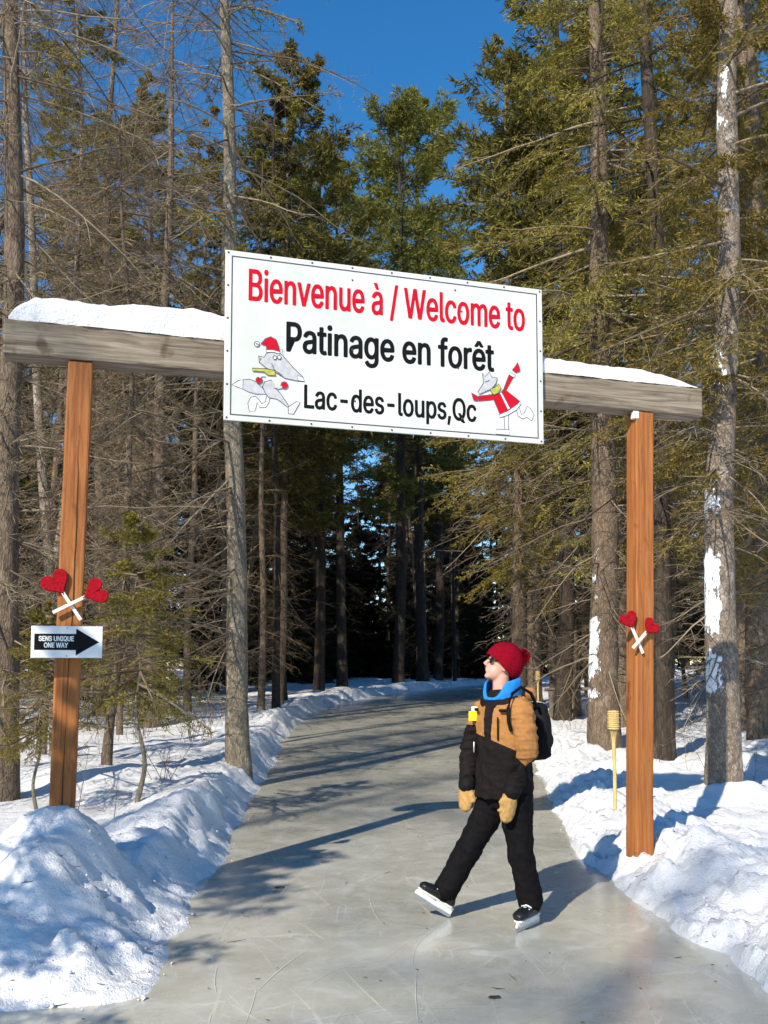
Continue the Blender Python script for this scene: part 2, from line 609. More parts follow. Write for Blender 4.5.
def build_ground():
    xs = axis(np.arange(-3.2, 3.4, 0.03), -420, 420, 0.03, 1.07)
    yc = [3.6]
    while yc[-1] < 62:
        yc.append(yc[-1] + 0.026 * (yc[-1] / 4.2) ** 1.2)
    ys = axis(np.array(yc), -420, 600, 0.25, 1.12)
    X, Y = np.meshgrid(xs, ys)
    Z = ground_z(X, Y)
    V = np.stack([X, Y, Z], -1).reshape(-1, 3)
    ny, nx = X.shape
    i = np.arange(ny * nx).reshape(ny, nx)
    F = np.stack([i[:-1, :-1], i[:-1, 1:], i[1:, 1:], i[1:, :-1]], -1).reshape(-1, 4)
    o = link('snow_ground', np_mesh('snow_ground', V, F), 'snow')
    tag(o, 'snow covered forest floor with shovelled banks along the ice', None, None, 'structure')
    # ice sheet, a strip across the path clipped by the snow that rises over its edge
    xs = np.arange(-9, 20.01, 0.35)
    ys = np.concatenate([np.arange(-14, 15, 1.0), np.arange(15, 60, 0.5)])
    X, Y = np.meshgrid(xs, ys)
    D = path_dist(X, Y)
    V = np.stack([X, Y, base_z(Y) - 0.004], -1).reshape(-1, 3)
    ny, nx = X.shape
    i = np.arange(ny * nx).reshape(ny, nx)
    F = np.stack([i[:-1, :-1], i[:-1, 1:], i[1:, 1:], i[1:, :-1]], -1).reshape(-1, 4)
    keep = (D.ravel()[F] < 0.0).any(1)
    o = link('ice_path', np_mesh('ice_path', V, F[keep]), 'ice')
    tag(o, 'grey skating ice path winding into the forest', None, None, 'structure')
    # skate cuts: thin frosted ribbons on the ice
    rng = np.random.default_rng(4)
    V, F = [], []
    for k in range(420):
        y0 = 3.6 + 20 * rng.random() ** 2.2
        x0 = rng.uniform(-2.2, 3.2)
        ang = rng.normal(math.pi / 2, 0.5) if rng.random() < 0.7 else rng.uniform(0, math.pi)
        curv = rng.normal(0, 0.3)
        L = rng.uniform(0.15, 1.1)
        n = 12
        w = rng.choice([0.0008, 0.0013, 0.0018], p=[0.6, 0.33, 0.07])
        x, y, a = x0, y0, ang
        row = []
        for j in range(n):
            row.append((x, y, a))
            x += math.cos(a) * L / n
            y += math.sin(a) * L / n
            a += curv * L / n
        P = np.array(row)
        if (path_dist(P[:, 0], P[:, 1]) > -0.08).any():
            continue
        b = len(V)
        for j, (x, y, a) in enumerate(row):
            ww = w * math.sin(math.pi * (j + 0.3) / (n - 0.4)) + 0.0006
            for s in (-1, 1):
                V.append((x - math.sin(a) * ww * s, y + math.cos(a) * ww * s, float(base_z(y)) + 0.0005))
            if j:
                F.append((b + 2 * j - 2, b + 2 * j - 1, b + 2 * j + 1, b + 2 * j))
    o = link('skate_marks', np_mesh('skate_marks', np.array(V), np.array(F), False), 'scratch')
    tag(o, 'fine white skate cuts scratched into the ice', 'skate marks', None, 'stuff')


build_ground()


def build_crumbs():
    rng = np.random.default_rng(21)
    n = 60000
    x, y = rng.uniform(-3.5, 3.6, n), 3.7 + 9 * rng.random(n) ** 1.6
    d = path_dist(x, y)
    p = np.where(d > 0, np.exp(-d / 0.5), 0.5 * np.exp(d / 0.04)) * 0.12
    ok = (rng.random(n) < p) & (d > -0.35)
    x, y = x[ok], y[ok]
    z = np.maximum(ground_z(x, y), base_z(y))
    r = 0.004 + 0.013 * rng.random(len(x)) ** 4
    o8 = np.array([[1, 0, 0], [-1, 0, 0], [0, 1, 0], [0, -1, 0], [0, 0, 1], [0, 0, -1.0]])
    f8 = np.array([[0, 2, 4], [2, 1, 4], [1, 3, 4], [3, 0, 4], [2, 0, 5], [1, 2, 5], [3, 1, 5], [0, 3, 5]])
    V = np.stack([x, y, z + r * 0.3], -1)[:, None, :] + r[:, None, None] * (o8[None] * rng.uniform(0.6, 1.3, (len(x), 6, 1)) + rng.normal(0, 0.2, (len(x), 6, 3)))
    F = f8[None] + 6 * np.arange(len(x))[:, None, None]
    o = link('snow_crumbs', np_mesh('snow_crumbs', V.reshape(-1, 3), F.reshape(-1, 3)), 'snow')
    tag(o, 'loose crumbs of snow scattered along the ice edge', 'snow', None, 'stuff')


build_crumbs()


def build_litter():
    """needles, bark flakes and broken twig ends shed on the snow and ice"""
    rng = np.random.default_rng(9)
    n = 1500
    x, y = rng.uniform(-5, 6, n), 3.8 + 14 * rng.random(n) ** 1.5
    on_ice = path_dist(x, y) < 0
    ok = ~on_ice | (rng.random(n) < 0.25)
    x, y = x[ok], y[ok]
    z = np.maximum(ground_z(x, y), base_z(y)) + 0.004
    a = rng.uniform(0, 6.28, len(x))
    L = 0.008 + 0.05 * rng.random(len(x)) ** 3
    d = np.stack([np.cos(a), np.sin(a), rng.normal(0, 0.15, len(x))], -1) * L[:, None]
    c = np.stack([x, y, z], -1)
    V, F = tubes(np.stack([c - d, c, c + d + np.array([0, 0, 0.003])], 1), np.tile(np.array([[0.0012, 0.0022, 0.001]]), (len(x), 1)), 4)
    o = link('needle_litter', np_mesh('needle_litter', V, F), 'leaf_brown')
    tag(o, 'brown needles and twig ends scattered on snow and ice', 'litter', None, 'stuff')




# ------------------------------------------------------------------ vectorised tubes, branches, foliage
def tubes(P, Rr, sides=3):
    B, K, _ = P.shape
    T = norm(np.gradient(P, axis=1))
    ref = np.where(np.abs(T[..., 2:3]) > 0.9, np.array([1.0, 0, 0]), np.array([0, 0, 1.0]))
    n1 = norm(np.cross(T, ref))
    n2 = np.cross(T, n1)
    a = np.arange(sides) * 2 * math.pi / sides
    V = P[:, :, None, :] + Rr[:, :, None, None] * (np.cos(a)[None, None, :, None] * n1[:, :, None, :] + np.sin(a)[None, None, :, None] * n2[:, :, None, :])
    idx = np.arange(B * K * sides).reshape(B, K, sides)
    nx = np.roll(idx, -1, axis=2)
    F = np.stack([idx[:, :-1], nx[:, :-1], nx[:, 1:], idx[:, 1:]], -1).reshape(-1, 4)
    return V.reshape(-1, 3), F


def grow(O, D, L, K, droop, wig, rng, lift=0.0):
    B = len(O)
    P = np.zeros((B, K, 3))
    P[:, 0] = O
    d = norm(D).copy()
    for k in range(1, K):
        t = k / (K - 1)
        d = d + rng.normal(0, wig, (B, 3))
        d[:, 2] += (-droop + (droop + lift) * 1.6 * max(0, t - 0.5)) / K
        d = norm(d)
        P[:, k] = P[:, k - 1] + d * (L / (K - 1))[:, None]
    return P


def kids(P, L, m, tmin, ang, rng, fac, flat=0.3, taper=0.65):
    B, K, _ = P.shape
    t = tmin + (1 - tmin) * (np.arange(m)[None, :] + rng.random((B, m))) / m
    t = np.clip(t, 0, 0.999)
    f = t * (K - 1)
    i = np.minimum(f.astype(int), K - 2)
    w = (f - i)[..., None]
    bi = np.arange(B)[:, None]
    O = P[bi, i] * (1 - w) + P[bi, i + 1] * w
    T = norm(P[bi, i + 1] - P[bi, i])
    S = norm(np.cross(T, np.array([0, 0, 1.0])) + 1e-6)
    U = np.cross(S, T)
    sg = np.where((np.arange(m)[None, :] + rng.integers(0, 2, (B, 1))) % 2, 1.0, -1.0)[..., None]
    perp = norm(S * sg + U * rng.normal(0, flat, (B, m, 1)))
    a = ang + rng.normal(0, 0.18, (B, m, 1))
    D = np.cos(a) * T + np.sin(a) * perp
    Lc = fac * L[:, None] * (1 - taper * t) * rng.uniform(0.6, 1.25, (B, m))
    return O.reshape(-1, 3), D.reshape(-1, 3), Lc.ravel()


def leaves_on(P, per, l, w, ang, rng, tmin=0.05, flat=1.0):
    B, K, _ = P.shape
    t = tmin + (1 - tmin) * (np.arange(per)[None, :] + rng.random((B, per))) / per
    f = np.clip(t, 0, 0.999) * (K - 1)
    i = np.minimum(f.astype(int), K - 2)
    ww = (f - i)[..., None]
    bi = np.arange(B)[:, None]
    O = (P[bi, i] * (1 - ww) + P[bi, i + 1] * ww).reshape(-1, 3)
    T = norm(P[bi, i + 1] - P[bi, i]).reshape(-1, 3)
    n = len(O)
    r = rand_unit(rng, n) * np.array([1, 1, flat])
    perp = norm(r - (r * T).sum(1, keepdims=True) * T)
    a = ang + rng.normal(0, 0.2, (n, 1))
    D = np.cos(a) * T + np.sin(a) * perp
    N = norm(np.cross(D, rand_unit(rng, n)))
    S = np.cross(D, N)
    ll = (l * rng.uniform(0.6, 1.3, n))[:, None]
    wv = (w * rng.uniform(0.7, 1.3, n))[:, None]
    V = np.stack([O, O + D * ll * 0.45 + S * wv * 0.5, O + D * ll, O + D * ll * 0.45 - S * wv * 0.5], 1).reshape(-1, 3)
    F = np.arange(n * 4).reshape(n, 4)
    return V, F


class Acc:
    def __init__(self):
        self.V, self.F, self.n = [], [], 0

    def add(self, VF):
        V, F = VF
        self.V.append(V)
        self.F.append(F + self.n)
        self.n += len(V)

    def mesh(self, name, smooth=True):
        if not self.V:
            return None
        return np_mesh(name, np.concatenate(self.V), np.concatenate(self.F), smooth)


def trunk_line(H, rng, bend=0.25, lean=(0, 0), K=26):
    t = np.linspace(0, 1, K)
    ph = rng.uniform(0, 6.28, 4)
    x = lean[0] * t + bend * (np.sin(t * 4 + ph[0]) - math.sin(ph[0])) * 0.4 + 0.03 * np.sin(t * 17 + ph[1])
    y = lean[1] * t + bend * (np.sin(t * 3.3 + ph[2]) - math.sin(ph[2])) * 0.4 + 0.03 * np.sin(t * 15 + ph[3])
    x -= x[0]
    y -= y[0]
    return np.stack([x, y, t * H - 0.35], -1)


def on_line(P, z):
    return np.stack([np.interp(z, P[:, 2], P[:, 0]), np.interp(z, P[:, 2], P[:, 1]), z], -1)


def trunk_mesh(name, P, r, top, rng, sides=14, snow=None):
    K = len(P)
    t = np.linspace(0, 1, K)
    Rr = r * ((1 - t) ** 0.85 * (1 - top) + top) + 0.18 * r * np.exp(-((P[:, 2] - 0.0).clip(0) / 0.25))
    Pn, Rn = P, Rr
    if K < 70:                                                        # finer rings low down for knobbly bark
        tt = np.linspace(0, 1, 70) ** 1.25
        Pn = np.stack([np.interp(tt, t, P[:, j]) for j in range(3)], -1)
        Rn = np.interp(tt, t, Rr)
    V, F = tubes(Pn[None], Rn[None], sides)
    c = np.repeat(Pn, sides, axis=0)
    dr = V - c
    a = np.arctan2(dr[:, 1], dr[:, 0])
    s = 1 + 0.07 * vnoise(np.cos(a) * 2 + 7, V[:, 2] * 2.2 + np.sin(a) * 2, int(rng.integers(1e6))) + 0.04 * vnoise(a * 3, V[:, 2] * 9, 5)
    V = c + dr * s[:, None]
    me = np_mesh(name, V, F)
    if snow:                                                          # field > 0.5 where blown snow clings
        n = norm(dr)
        side = n @ np.array(snow['dir'])
        f = np.zeros(len(V))
        for z0, z1, amt in snow['bands']:
            f = np.maximum(f, amt * sstep(z0 - 0.1, z0 + 0.1, V[:, 2]) * (1 - sstep(z1 - 0.12, z1 + 0.12, V[:, 2])))
        at_ = me.attributes.new('snowfield', 'FLOAT', 'POINT')
        at_.data.foreach_set('value', (f * sstep(0.25, 0.85, side)).astype(np.float32))
    return me


def make_tree(seed, H, r, top=0.12, bend=0.25, lean=(0, 0), dead=None, live=None, fuzz=0, sector=None, snow=None):
    """returns {'trunk': mesh, 'branches': mesh, 'crown': mesh}"""
    rng = np.random.default_rng(seed)
    P = trunk_line(H, rng, bend, lean)
    out = {'trunk': trunk_mesh('trunk', P, r, top, rng, snow=snow)}
    wood, leaf = Acc(), Acc()
    if dead:
        z0, z1, n, L0, L1, fine = dead
        z = np.sort(rng.uniform(z0, z1, n))
        az = rng.uniform(0, 6.283, n)
        el = rng.normal(-0.05, 0.25, n) - 0.15
        if sector:                                                    # low limbs only on the open side
            low = z < sector[2]
            az = np.where(low, sector[0] + (az / math.pi - 1) * sector[1], az)
        D = np.stack([np.cos(az) * np.cos(el), np.sin(az) * np.cos(el), np.sin(el)], -1)
        u = (z - z0) / (z1 - z0)
        L = (L0 + (L1 - L0) * np.sin(np.clip(u * 1.3 + 0.25, 0, 1) * math.pi * 0.6)) * rng.uniform(0.35, 1.15, n)
        O = on_line(P, z)
        B1 = grow(O, D, L, 7, 0.45, 0.08, rng, 0.3)
        rad = (0.006 + 0.0055 * L)[:, None] * np.linspace(1, 0.25, 7)[None]
        wood.add(tubes(B1, rad, 4))
        O2, D2, L2 = kids(B1, L, 9, 0.15, 0.95, rng, 0.42, 0.5)
        B2 = grow(O2, D2, L2, 4, 0.35, 0.12, rng, 0.1)
        wood.add(tubes(B2, (0.0035 + 0.003 * L2)[:, None] * np.linspace(1, 0.4, 4)[None], 3))
        if fuzz:
            leaf.add(leaves_on(B2, fuzz, 0.13, 0.0055, 0.7, rng))
        if fine:
            O3, D3, L3 = kids(B2, L2, fine, 0.15, 0.8, rng, 0.5, 0.6)
            B3 = grow(O3, D3, L3, 2, 0.3, 0.12, rng)
            wood.add(tubes(B3, (0.0018 + 0.0017 * L3)[:, None] * np.linspace(1, 0.5, 2)[None], 3))
    if live:
        z0, z1, n, Lmax = live['z0'], live['z1'], live['n'], live['L']
        u = np.sort(rng.random(n)) ** live.get('pw', 0.9)
        z = z0 + (z1 - z0) * u
        az = rng.uniform(0, 6.283, n)
        shape = live.get('shape', 'cone')
        if shape == 'cone':
            L = Lmax * (0.12 + 0.88 * (1 - u) ** 0.8) * np.minimum(1, 0.55 + u * 4)
        else:
            L = Lmax * np.sqrt(np.clip(1 - (u * 1.75 - 0.75) ** 2, 0.06, 1))
        L = L * rng.uniform(live.get('lmin', 0.45), 1.15, n)
        el = live.get('el0', -0.25) + (live.get('el1', 0.55) - live.get('el0', -0.25)) * u + rng.normal(0, 0.14, n)
        D = np.stack([np.cos(az) * np.cos(el), np.sin(az) * np.cos(el), np.sin(el)], -1)
        O = on_line(P, z)
        B1 = grow(O, D, L, 8, live.get('droop', 0.35), 0.05, rng, live.get('lift', 0.35))
        wood.add(tubes(B1, (0.008 + 0.008 * L)[:, None] * np.linspace(1, 0.2, 8)[None], 4))
        O2, D2, L2 = kids(B1, L, live['m'], 0.22, 0.85, rng, live.get('fac', 0.36), live.get('flat', 0.4), 0.55)
        B2 = grow(O2, D2, L2, 5, live.get('droop2', 0.45), 0.08, rng)
        wood.add(tubes(B2[:, ::2], (0.003 + 0.003 * L2)[:, None] * np.linspace(1, 0.4, 3)[None], 3))
        if live.get('m2'):
            O3, D3, L3 = kids(B2, L2, live['m2'], 0.1, 0.75, rng, 0.5, 0.5, 0.5)
            B3 = grow(O3, D3, L3, 3, 0.2, 0.1, rng)
            leaf.add(leaves_on(B3, live['per'], live['l'], live['w'], live.get('ang', 0.6), rng))
        leaf.add(leaves_on(B2, live['per'] + 2, live['l'], live['w'], live.get('ang', 0.6), rng))
    if wood.V:
        out['branches'] = wood.mesh('branches')
    if leaf.V:
        out['crown'] = leaf.mesh('crown', False)
    return out


CED = dict(n=120, L=2.6, m=15, m2=4, per=9, l=0.068, w=0.015, flat=0.55, el0=-0.35, el1=0.5)
PROTO = {}


def proto(key, meshes, bark, twig, leaf):
    for k, m in (('trunk', bark), ('branches', twig), ('crown', leaf)):
        if k in meshes:
            meshes[k].materials.append(M[m])
    PROTO[key] = meshes


proto('olive_a', make_tree(1, 17, 0.2, dead=(1.0, 7.0, 80, 1.4, 2.4, 3), live=dict(CED, z0=3.6, z1=17, n=135, L=3.0, m=15, per=8, l=0.075, w=0.019)), 'bark_brown', 'twig_grey', 'leaf_olive')
proto('olive_b', make_tree(2, 15, 0.17, dead=(1.0, 6.0, 70, 1.2, 2.2, 3), live=dict(CED, z0=2.8, z1=15, n=110, L=2.6, per=8, l=0.075, w=0.019)), 'bark_brown', 'twig_grey', 'leaf_olive')
proto('larch_a', make_tree(3, 16, 0.16, dead=(1.0, 15.6, 190, 2.7, 1.9, 4), fuzz=9), 'bark_brown', 'twig_grey', 'twig_fine')
proto('larch_b', make_tree(4, 11.5, 0.085, bend=0.6, dead=(0.8, 11.2, 170, 2.3, 1.5, 4), fuzz=9), 'bark_brown', 'twig_brown', 'twig_fine')
PIN = dict(n=95, L=3.4, m=14, m2=6, per=7, l=0.2, w=0.04, flat=0.7, el0=-0.1, el1=0.8, droop=0.1, lift=0.9, droop2=-0.4, shape='oval', ang=0.5)
proto('pine_a', make_tree(5, 25, 0.25, dead=(3, 11, 40, 1.5, 2.4, 3), live=dict(PIN, z0=8, z1=25)), 'bark_dark', 'twig_dark', 'leaf_pine')
proto('pine_b', make_tree(6, 21, 0.22, bend=0.4, dead=(2, 9, 40, 1.5, 2.2, 3), live=dict(PIN, z0=6, z1=21, n=90, L=3.2)), 'bark_dark', 'twig_dark', 'leaf_pine')
DRK = dict(CED, m=12, m2=4, per=6, l=0.16, w=0.05)
proto('dark_a', make_tree(7, 15, 0.15, dead=(0.6, 4, 30, 1.0, 1.6, 3), live=dict(DRK, z0=1.2, z1=15, n=140, L=2.6)), 'bark_dark', 'twig_dark', 'leaf_dark')
proto('dark_b', make_tree(8, 12, 0.13, dead=(0.6, 3, 30, 1.0, 1.4, 3), live=dict(DRK, z0=0.7, z1=12, n=130, L=2.5)), 'bark_dark', 'twig_dark', 'leaf_dark')
proto('young_dark', make_tree(12, 6, 0.08, live=dict(DRK, z0=0.3, z1=6.2, n=110, L=2.0, m=10)), 'bark_dark', 'twig_dark', 'leaf_dark')
proto('pole_a', make_tree(9, 15, 0.085, bend=0.5, dead=(1.0, 12, 75, 1.3, 1.4, 3), live=dict(CED, z0=9, z1=15, n=45, L=1.5, m=10)), 'bark_pale', 'twig_grey', 'leaf_olive')
proto('pole_b', make_tree(10, 17, 0.11, bend=0.35, dead=(1.0, 13, 80, 1.3, 1.6, 3), live=dict(CED, z0=10, z1=17, n=50, L=1.7, m=10)), 'bark_dark', 'twig_dark', 'leaf_dark')
proto('pole_c', make_tree(13, 18, 0.12, bend=0.3, dead=(1.0, 13, 75, 1.2, 1.7, 3), fuzz=3, live=dict(CED, z0=10, z1=18, n=55, L=1.9, m=10, l=0.1, w=0.03)), 'bark_brown', 'twig_brown', 'leaf_olive')
proto('sapling', make_tree(11, 2.6, 0.028, bend=0.1, live=dict(CED, z0=1.0, z1=2.85, n=60, L=1.1, m=11, m2=4, per=6, l=0.045, w=0.009)), 'bark_grey', 'twig_brown', 'leaf_olive')


def put_tree(key, x, y, label, name, group=None, s=1.0, rz=None, sink=0.0, cat='tree', tilt=(0, 0)):
    t = thing(name, label, cat, (x, y, gz(x, y) - sink), random.uniform(0, 6.28) if rz is None else rz, group)
    t.scale = (s, s, s)
    t.rotation_euler[0], t.rotation_euler[1] = tilt
    for k, me in PROTO[key].items():
        link(k, me, parent=t)
    return t


random.seed(12)
build_litter()
# --- trees that can be told apart in the photograph
proto('snowy_spruce', make_tree(21, 18, 0.27, bend=0.15, lean=(-0.1, 0), dead=(1.5, 7.5, 60, 1.4, 2.6, 3), live=dict(CED, z0=6.6, z1=18, n=150, L=3.5, m=16, per=7, lmin=0.35, l=0.08, w=0.018),
      snow=dict(dir=(-0.99, -0.1, 0), bands=[(1.05, 2.2, 0.75), (0.75, 1.0, 0.6), (2.4, 3.4, 0.3)])), 'bark_brown_snowy', 'twig_grey', 'leaf_olive')
put_tree('snowy_spruce', 3.8, 15.6, 'big brown trunked spruce with snow stuck to its left side, left of right post', 'spruce_tree', rz=0.0)
proto('snowy_cedar', make_tree(22, 15, 0.19, bend=0.12, lean=(0.75, 0), dead=(1.0, 6, 55, 1.0, 1.7, 4), live=dict(CED, z0=2.9, z1=15, n=170, L=2.3, m=15, per=7, lmin=0.3),
      snow=dict(dir=(-0.92, -0.4, 0), bands=[(0.95, 1.45, 0.7), (1.65, 2.6, 0.75), (2.9, 3.3, 0.7), (4.4, 5.0, 0.5), (7.4, 8.3, 0.45)])), 'bark_pale_snowy', 'twig_grey', 'leaf_olive')
put_tree('snowy_cedar', 3.73, 10.05, 'pale mottled trunk patched with snow, rightmost near tree beside the path', 'cedar_tree', rz=0.0)
proto('grey_larch', make_tree(23, 16, 0.165, bend=0.1, lean=(-0.6, 0), sector=(math.pi, 1.5, 8.0), dead=(1.6, 15.5, 170, 2.9, 2.2, 5), live=dict(CED, z0=7, z1=16, n=30, L=1.9, m=8, m2=3)),
      'bark_grey', 'twig_grey', 'leaf_olive')
put_tree('grey_larch', -1.98, 12.5, 'tall straight grey trunk at the left snow bank, rising behind the sign', 'larch_tree', rz=0.0)
put_tree('larch_a', -4.15, 9.9, 'bare twiggy larch cut by the left edge, behind the left beam end', 'larch_tree', rz=1.0)
put_tree('pole_a', -4.9, 13.6, 'slim pale trunk just left of the left orange post', 'slim_tree', s=1.1, tilt=(0, 0.04))
put_tree('pole_a', 4.36, 17.2, 'slim pale trunk close against the snow patched spruce', 'slim_tree', s=1.0, rz=2.0)
put_tree('pole_b', 4.45, 14.4, 'dark cracked trunk just right of the right orange post', 'cedar_tree', s=1.5, rz=0.5)
put_tree('olive_a', 6.3, 15.2, 'brown bushy spruce at the right picture edge', 'spruce_tree', s=1.0, rz=2.5)
put_tree('olive_a', 3.7, 25.0, 'trunk with snow at its foot right above the red hat', 'spruce_tree', s=1.15, rz=4.0)
put_tree('pole_b', -3.05, 25.6, 'slim dark trunk leaning right below the sign, nearest the left bank', 'slim_tree', s=1.1, rz=1.5, tilt=(0, 0.02))
put_tree('pine_b', -3.3, 29.0, 'curved brown pine trunk below the sign, left of centre', 'pine_tree', s=1.0, rz=0.3)
put_tree('pine_a', -2.6, 36.0, 'straight dark pine trunk by the bend in the path', 'pine_tree', s=0.9, rz=2.0)
put_tree('pine_a', 0.7, 46.0, 'left one of two tall dark pines where the path bends right', 'pine_tree', s=1.22, rz=1.1)
put_tree('pine_a', 2.1, 48.5, 'right one of two tall dark pines where the path bends right', 'pine_tree', s=1.3, rz=3.7)
put_tree('pine_b', 4.3, 22.0, 'broad pine leaning its crown into the sky right above the sign', 'pine_tree', s=0.98, rz=2.2)
put_tree('olive_a', 5.3, 20.4, 'dense olive spruce whose crown fills the sky above the right beam end', 'spruce_tree', s=1.15, rz=5.0)
put_tree('olive_b', 7.4, 18.6, 'bushy olive conifer behind the mottled snowy trunk', 'cedar_tree', s=1.1, rz=1.2)
put_tree('olive_a', 4.9, 29.5, 'tall olive conifer right of the open sky above the sign', 'cedar_tree', s=1.3, rz=2.9)
put_tree('olive_b', 5.6, 12.6, 'olive conifer crowding the right picture edge', 'cedar_tree', s=0.9, rz=0.9)
put_tree('sapling', -2.45, 9.1, 'small green conifer sapling between arrow sign and left snow bank', 'sapling_tree', rz=0.6)
put_tree('sapling', -3.4, 8.9, 'low thin conifer sapling behind the foot of the left orange post', 'sapling_tree', s=0.7, rz=3.6)

# --- the rest of the forest
fill = []
rng_f = random.Random(77)


def spread(n, x0, x1, y0, y1, keys, gap, name, label, group, smin=0.85, smax=1.15, clear=1.3):
    made = tries = 0
    while made < n and tries < 4000:
        tries += 1
        x, y = rng_f.uniform(x0, x1), rng_f.uniform(y0, y1)
        if any((x - a) ** 2 + (y - b) ** 2 < gap * gap for a, b in fill):
            continue
        if float(path_dist(np.array([x]), np.array([y]))[0]) < clear:
            continue
        fill.append((x, y))
        put_tree(rng_f.choice(keys), x, y, label, name, group, rng_f.uniform(smin, smax), rng_f.uniform(0, 6.28), tilt=(rng_f.gauss(0, 0.02), rng_f.gauss(0, 0.03)))
        made += 1


for k_, (x_, y_, rz_) in enumerate([(-3.55, 11.6, 0.4), (-5.3, 11.2, 2.0), (-4.5, 12.8, 4.1)]):
    fill.append((x_, y_))
    put_tree('larch_b', x_, y_, ('thin bare tree between the sapling and the grey trunk', 'thin bare tree at the left edge behind the arrow sign', 'thin bare tree just behind the left hearts')[k_], 'larch_tree', 'bare larches left of the path', 0.78, rz_)
for k_, (x_, y_, s_) in enumerate([(-8.6, 19.2, 1.25), (-6.9, 22.0, 1.25), (-5.3, 20.4, 1.15)]):
    fill.append((x_, y_))
    put_tree('larch_a', x_, y_, ('tall bare larch top left, nearest the picture corner', 'tall bare larch top left, above the middle of the left beam', 'tall bare larch top left, close to the grey trunk')[k_], 'larch_tree', None, s_, 0.7 + 2 * k_)
for x_, y_, s_ in ((-1.9, 41.2, 1.15), (3.2, 54.0, 1.35), (-3.9, 33.0, 0.95)):
    fill.append((x_, y_))
    put_tree('pine_b', x_, y_, {41.2: 'olive pine right of the open sky\'s left edge, above the sign', 54.0: 'far olive pine under the open patch of sky', 33.0: 'fluffy pine above the sign\'s left half'}[y_], 'pine_tree', None, s_, x_)
spread(16, -11, -3.2, 23, 42, ['pole_c'], 1.0, 'slim_tree', 'slim brown trunk standing among others left of the bend', 'slim brown trunks left of the bend', 0.8, 1.15, 0.9)
spread(14, -5, 9, 49, 60, ['pole_c', 'pole_c', 'pole_b'], 1.0, 'slim_tree', 'slim brown trunk at the back where the path bends', 'slim brown trunks at the bend', 0.9, 1.2, 1.2)
spread(5, 4.2, 9, 22, 38, ['pole_c'], 1.2, 'slim_tree', 'slim brown trunk behind the skater', 'slim brown trunks behind the skater', 0.9, 1.2, 0.9)
spread(10, -13, -5.0, 14, 20, ['larch_b', 'larch_b', 'larch_b', 'pole_a'], 1.1, 'larch_tree', 'bare twiggy larch in the tangle left of the path', 'bare larches left of the path', 0.65, 1.0)
spread(17, -20, -4.2, 18, 32, ['larch_a', 'pole_a', 'pole_b', 'larch_b', 'larch_b'], 1.4, 'slim_tree', 'thin forest tree deep behind the left orange post', 'thin trees deep on the left')
for k_, (x_, y_, rz_) in enumerate([(-9.8, 29.5, 0.4), (-8.0, 32.5, 2.0), (-6.6, 35.5, 4.1)]):
    fill.append((x_, y_))
    put_tree(('dark_a', 'dark_a', 'dark_b')[k_], x_, y_, ('dark spruce showing above the left end of the beam', 'dark spruce behind the left orange post', 'dark spruce between the left post and the grey trunk')[k_], 'spruce_tree', 'dark spruces back left', 1.05, rz_)
spread(26, -28, -6.5, 30, 54, ['dark_a', 'dark_b', 'pine_b', 'dark_a', 'young_dark'], 1.9, 'spruce_tree', 'dark spruce in the shaded forest back left', 'dark spruces back left')
spread(46, -9, 18, 50, 74, ['dark_a', 'dark_b', 'young_dark', 'young_dark', 'pole_b'], 1.6, 'spruce_tree', 'dark spruce in the shade beyond the bend of the path', 'dark spruces beyond the bend', clear=1.6)
spread(11, 3.8, 13, 19, 34, ['olive_a', 'olive_b', 'larch_b', 'pole_b'], 1.7, 'cedar_tree', 'olive green conifer behind the right orange post', 'olive conifers on the right')
spread(22, 6, 28, 26, 48, ['dark_a', 'dark_b', 'olive_a', 'young_dark'], 1.9, 'spruce_tree', 'dense conifer far back on the right', 'conifers far back right')
spread(52, -36, 34, 70, 92, ['dark_a', 'dark_b', 'pine_b'], 2.0, 'spruce_tree', 'far conifer closing the view at the back of the forest', 'far conifers at the back', 1.0, 1.3)
for x_, y_, k_, s_ in ((-2.6, 54.5, 'dark_b', 0.9), (-4.2, 57, 'dark_a', 1.0), (-3.3, 61, 'young_dark', 1.2), (-1.4, 58, 'young_dark', 1.2), (-5.6, 53, 'young_dark', 1.2), (5.2, 58.5, 'dark_b', 1.0), (-6.8, 58, 'dark_b', 1.0),
                       (7.5, 60, 'dark_a', 1.0), (10, 60, 'young_dark', 1.2), (-5.0, 47, 'young_dark', 0.9), (-3.6, 46, 'young_dark', 0.8), (0.4, 58.5, 'dark_a', 1.0), (0.9, 55, 'young_dark', 1.1), (-0.3, 62, 'dark_b', 1.2)):
    put_tree(k_, x_, y_, 'dark spruce in the shade beyond the bend of the path', 'spruce_tree', 'dark spruces beyond the bend', s_)
# trees beside and behind the photographer, whose shadows fall across the near snow and ice
for i, (k, x, y, sc) in enumerate([('sapling', -4.38, 1.25, 1.85), ('sapling', -5.75, 1.6, 1.25), ('larch_a', -13.2, -10.6, 1.3), ('larch_b', -15, -8, 1.2), ('olive_b', -15.5, 10, 1.0), ('larch_a', -11.5, -18, 1.3)]):
    put_tree(k, x, y, 'forest tree outside the view on the photographer\'s side', 'forest_tree', 'trees outside the view', sc, i * 1.3)


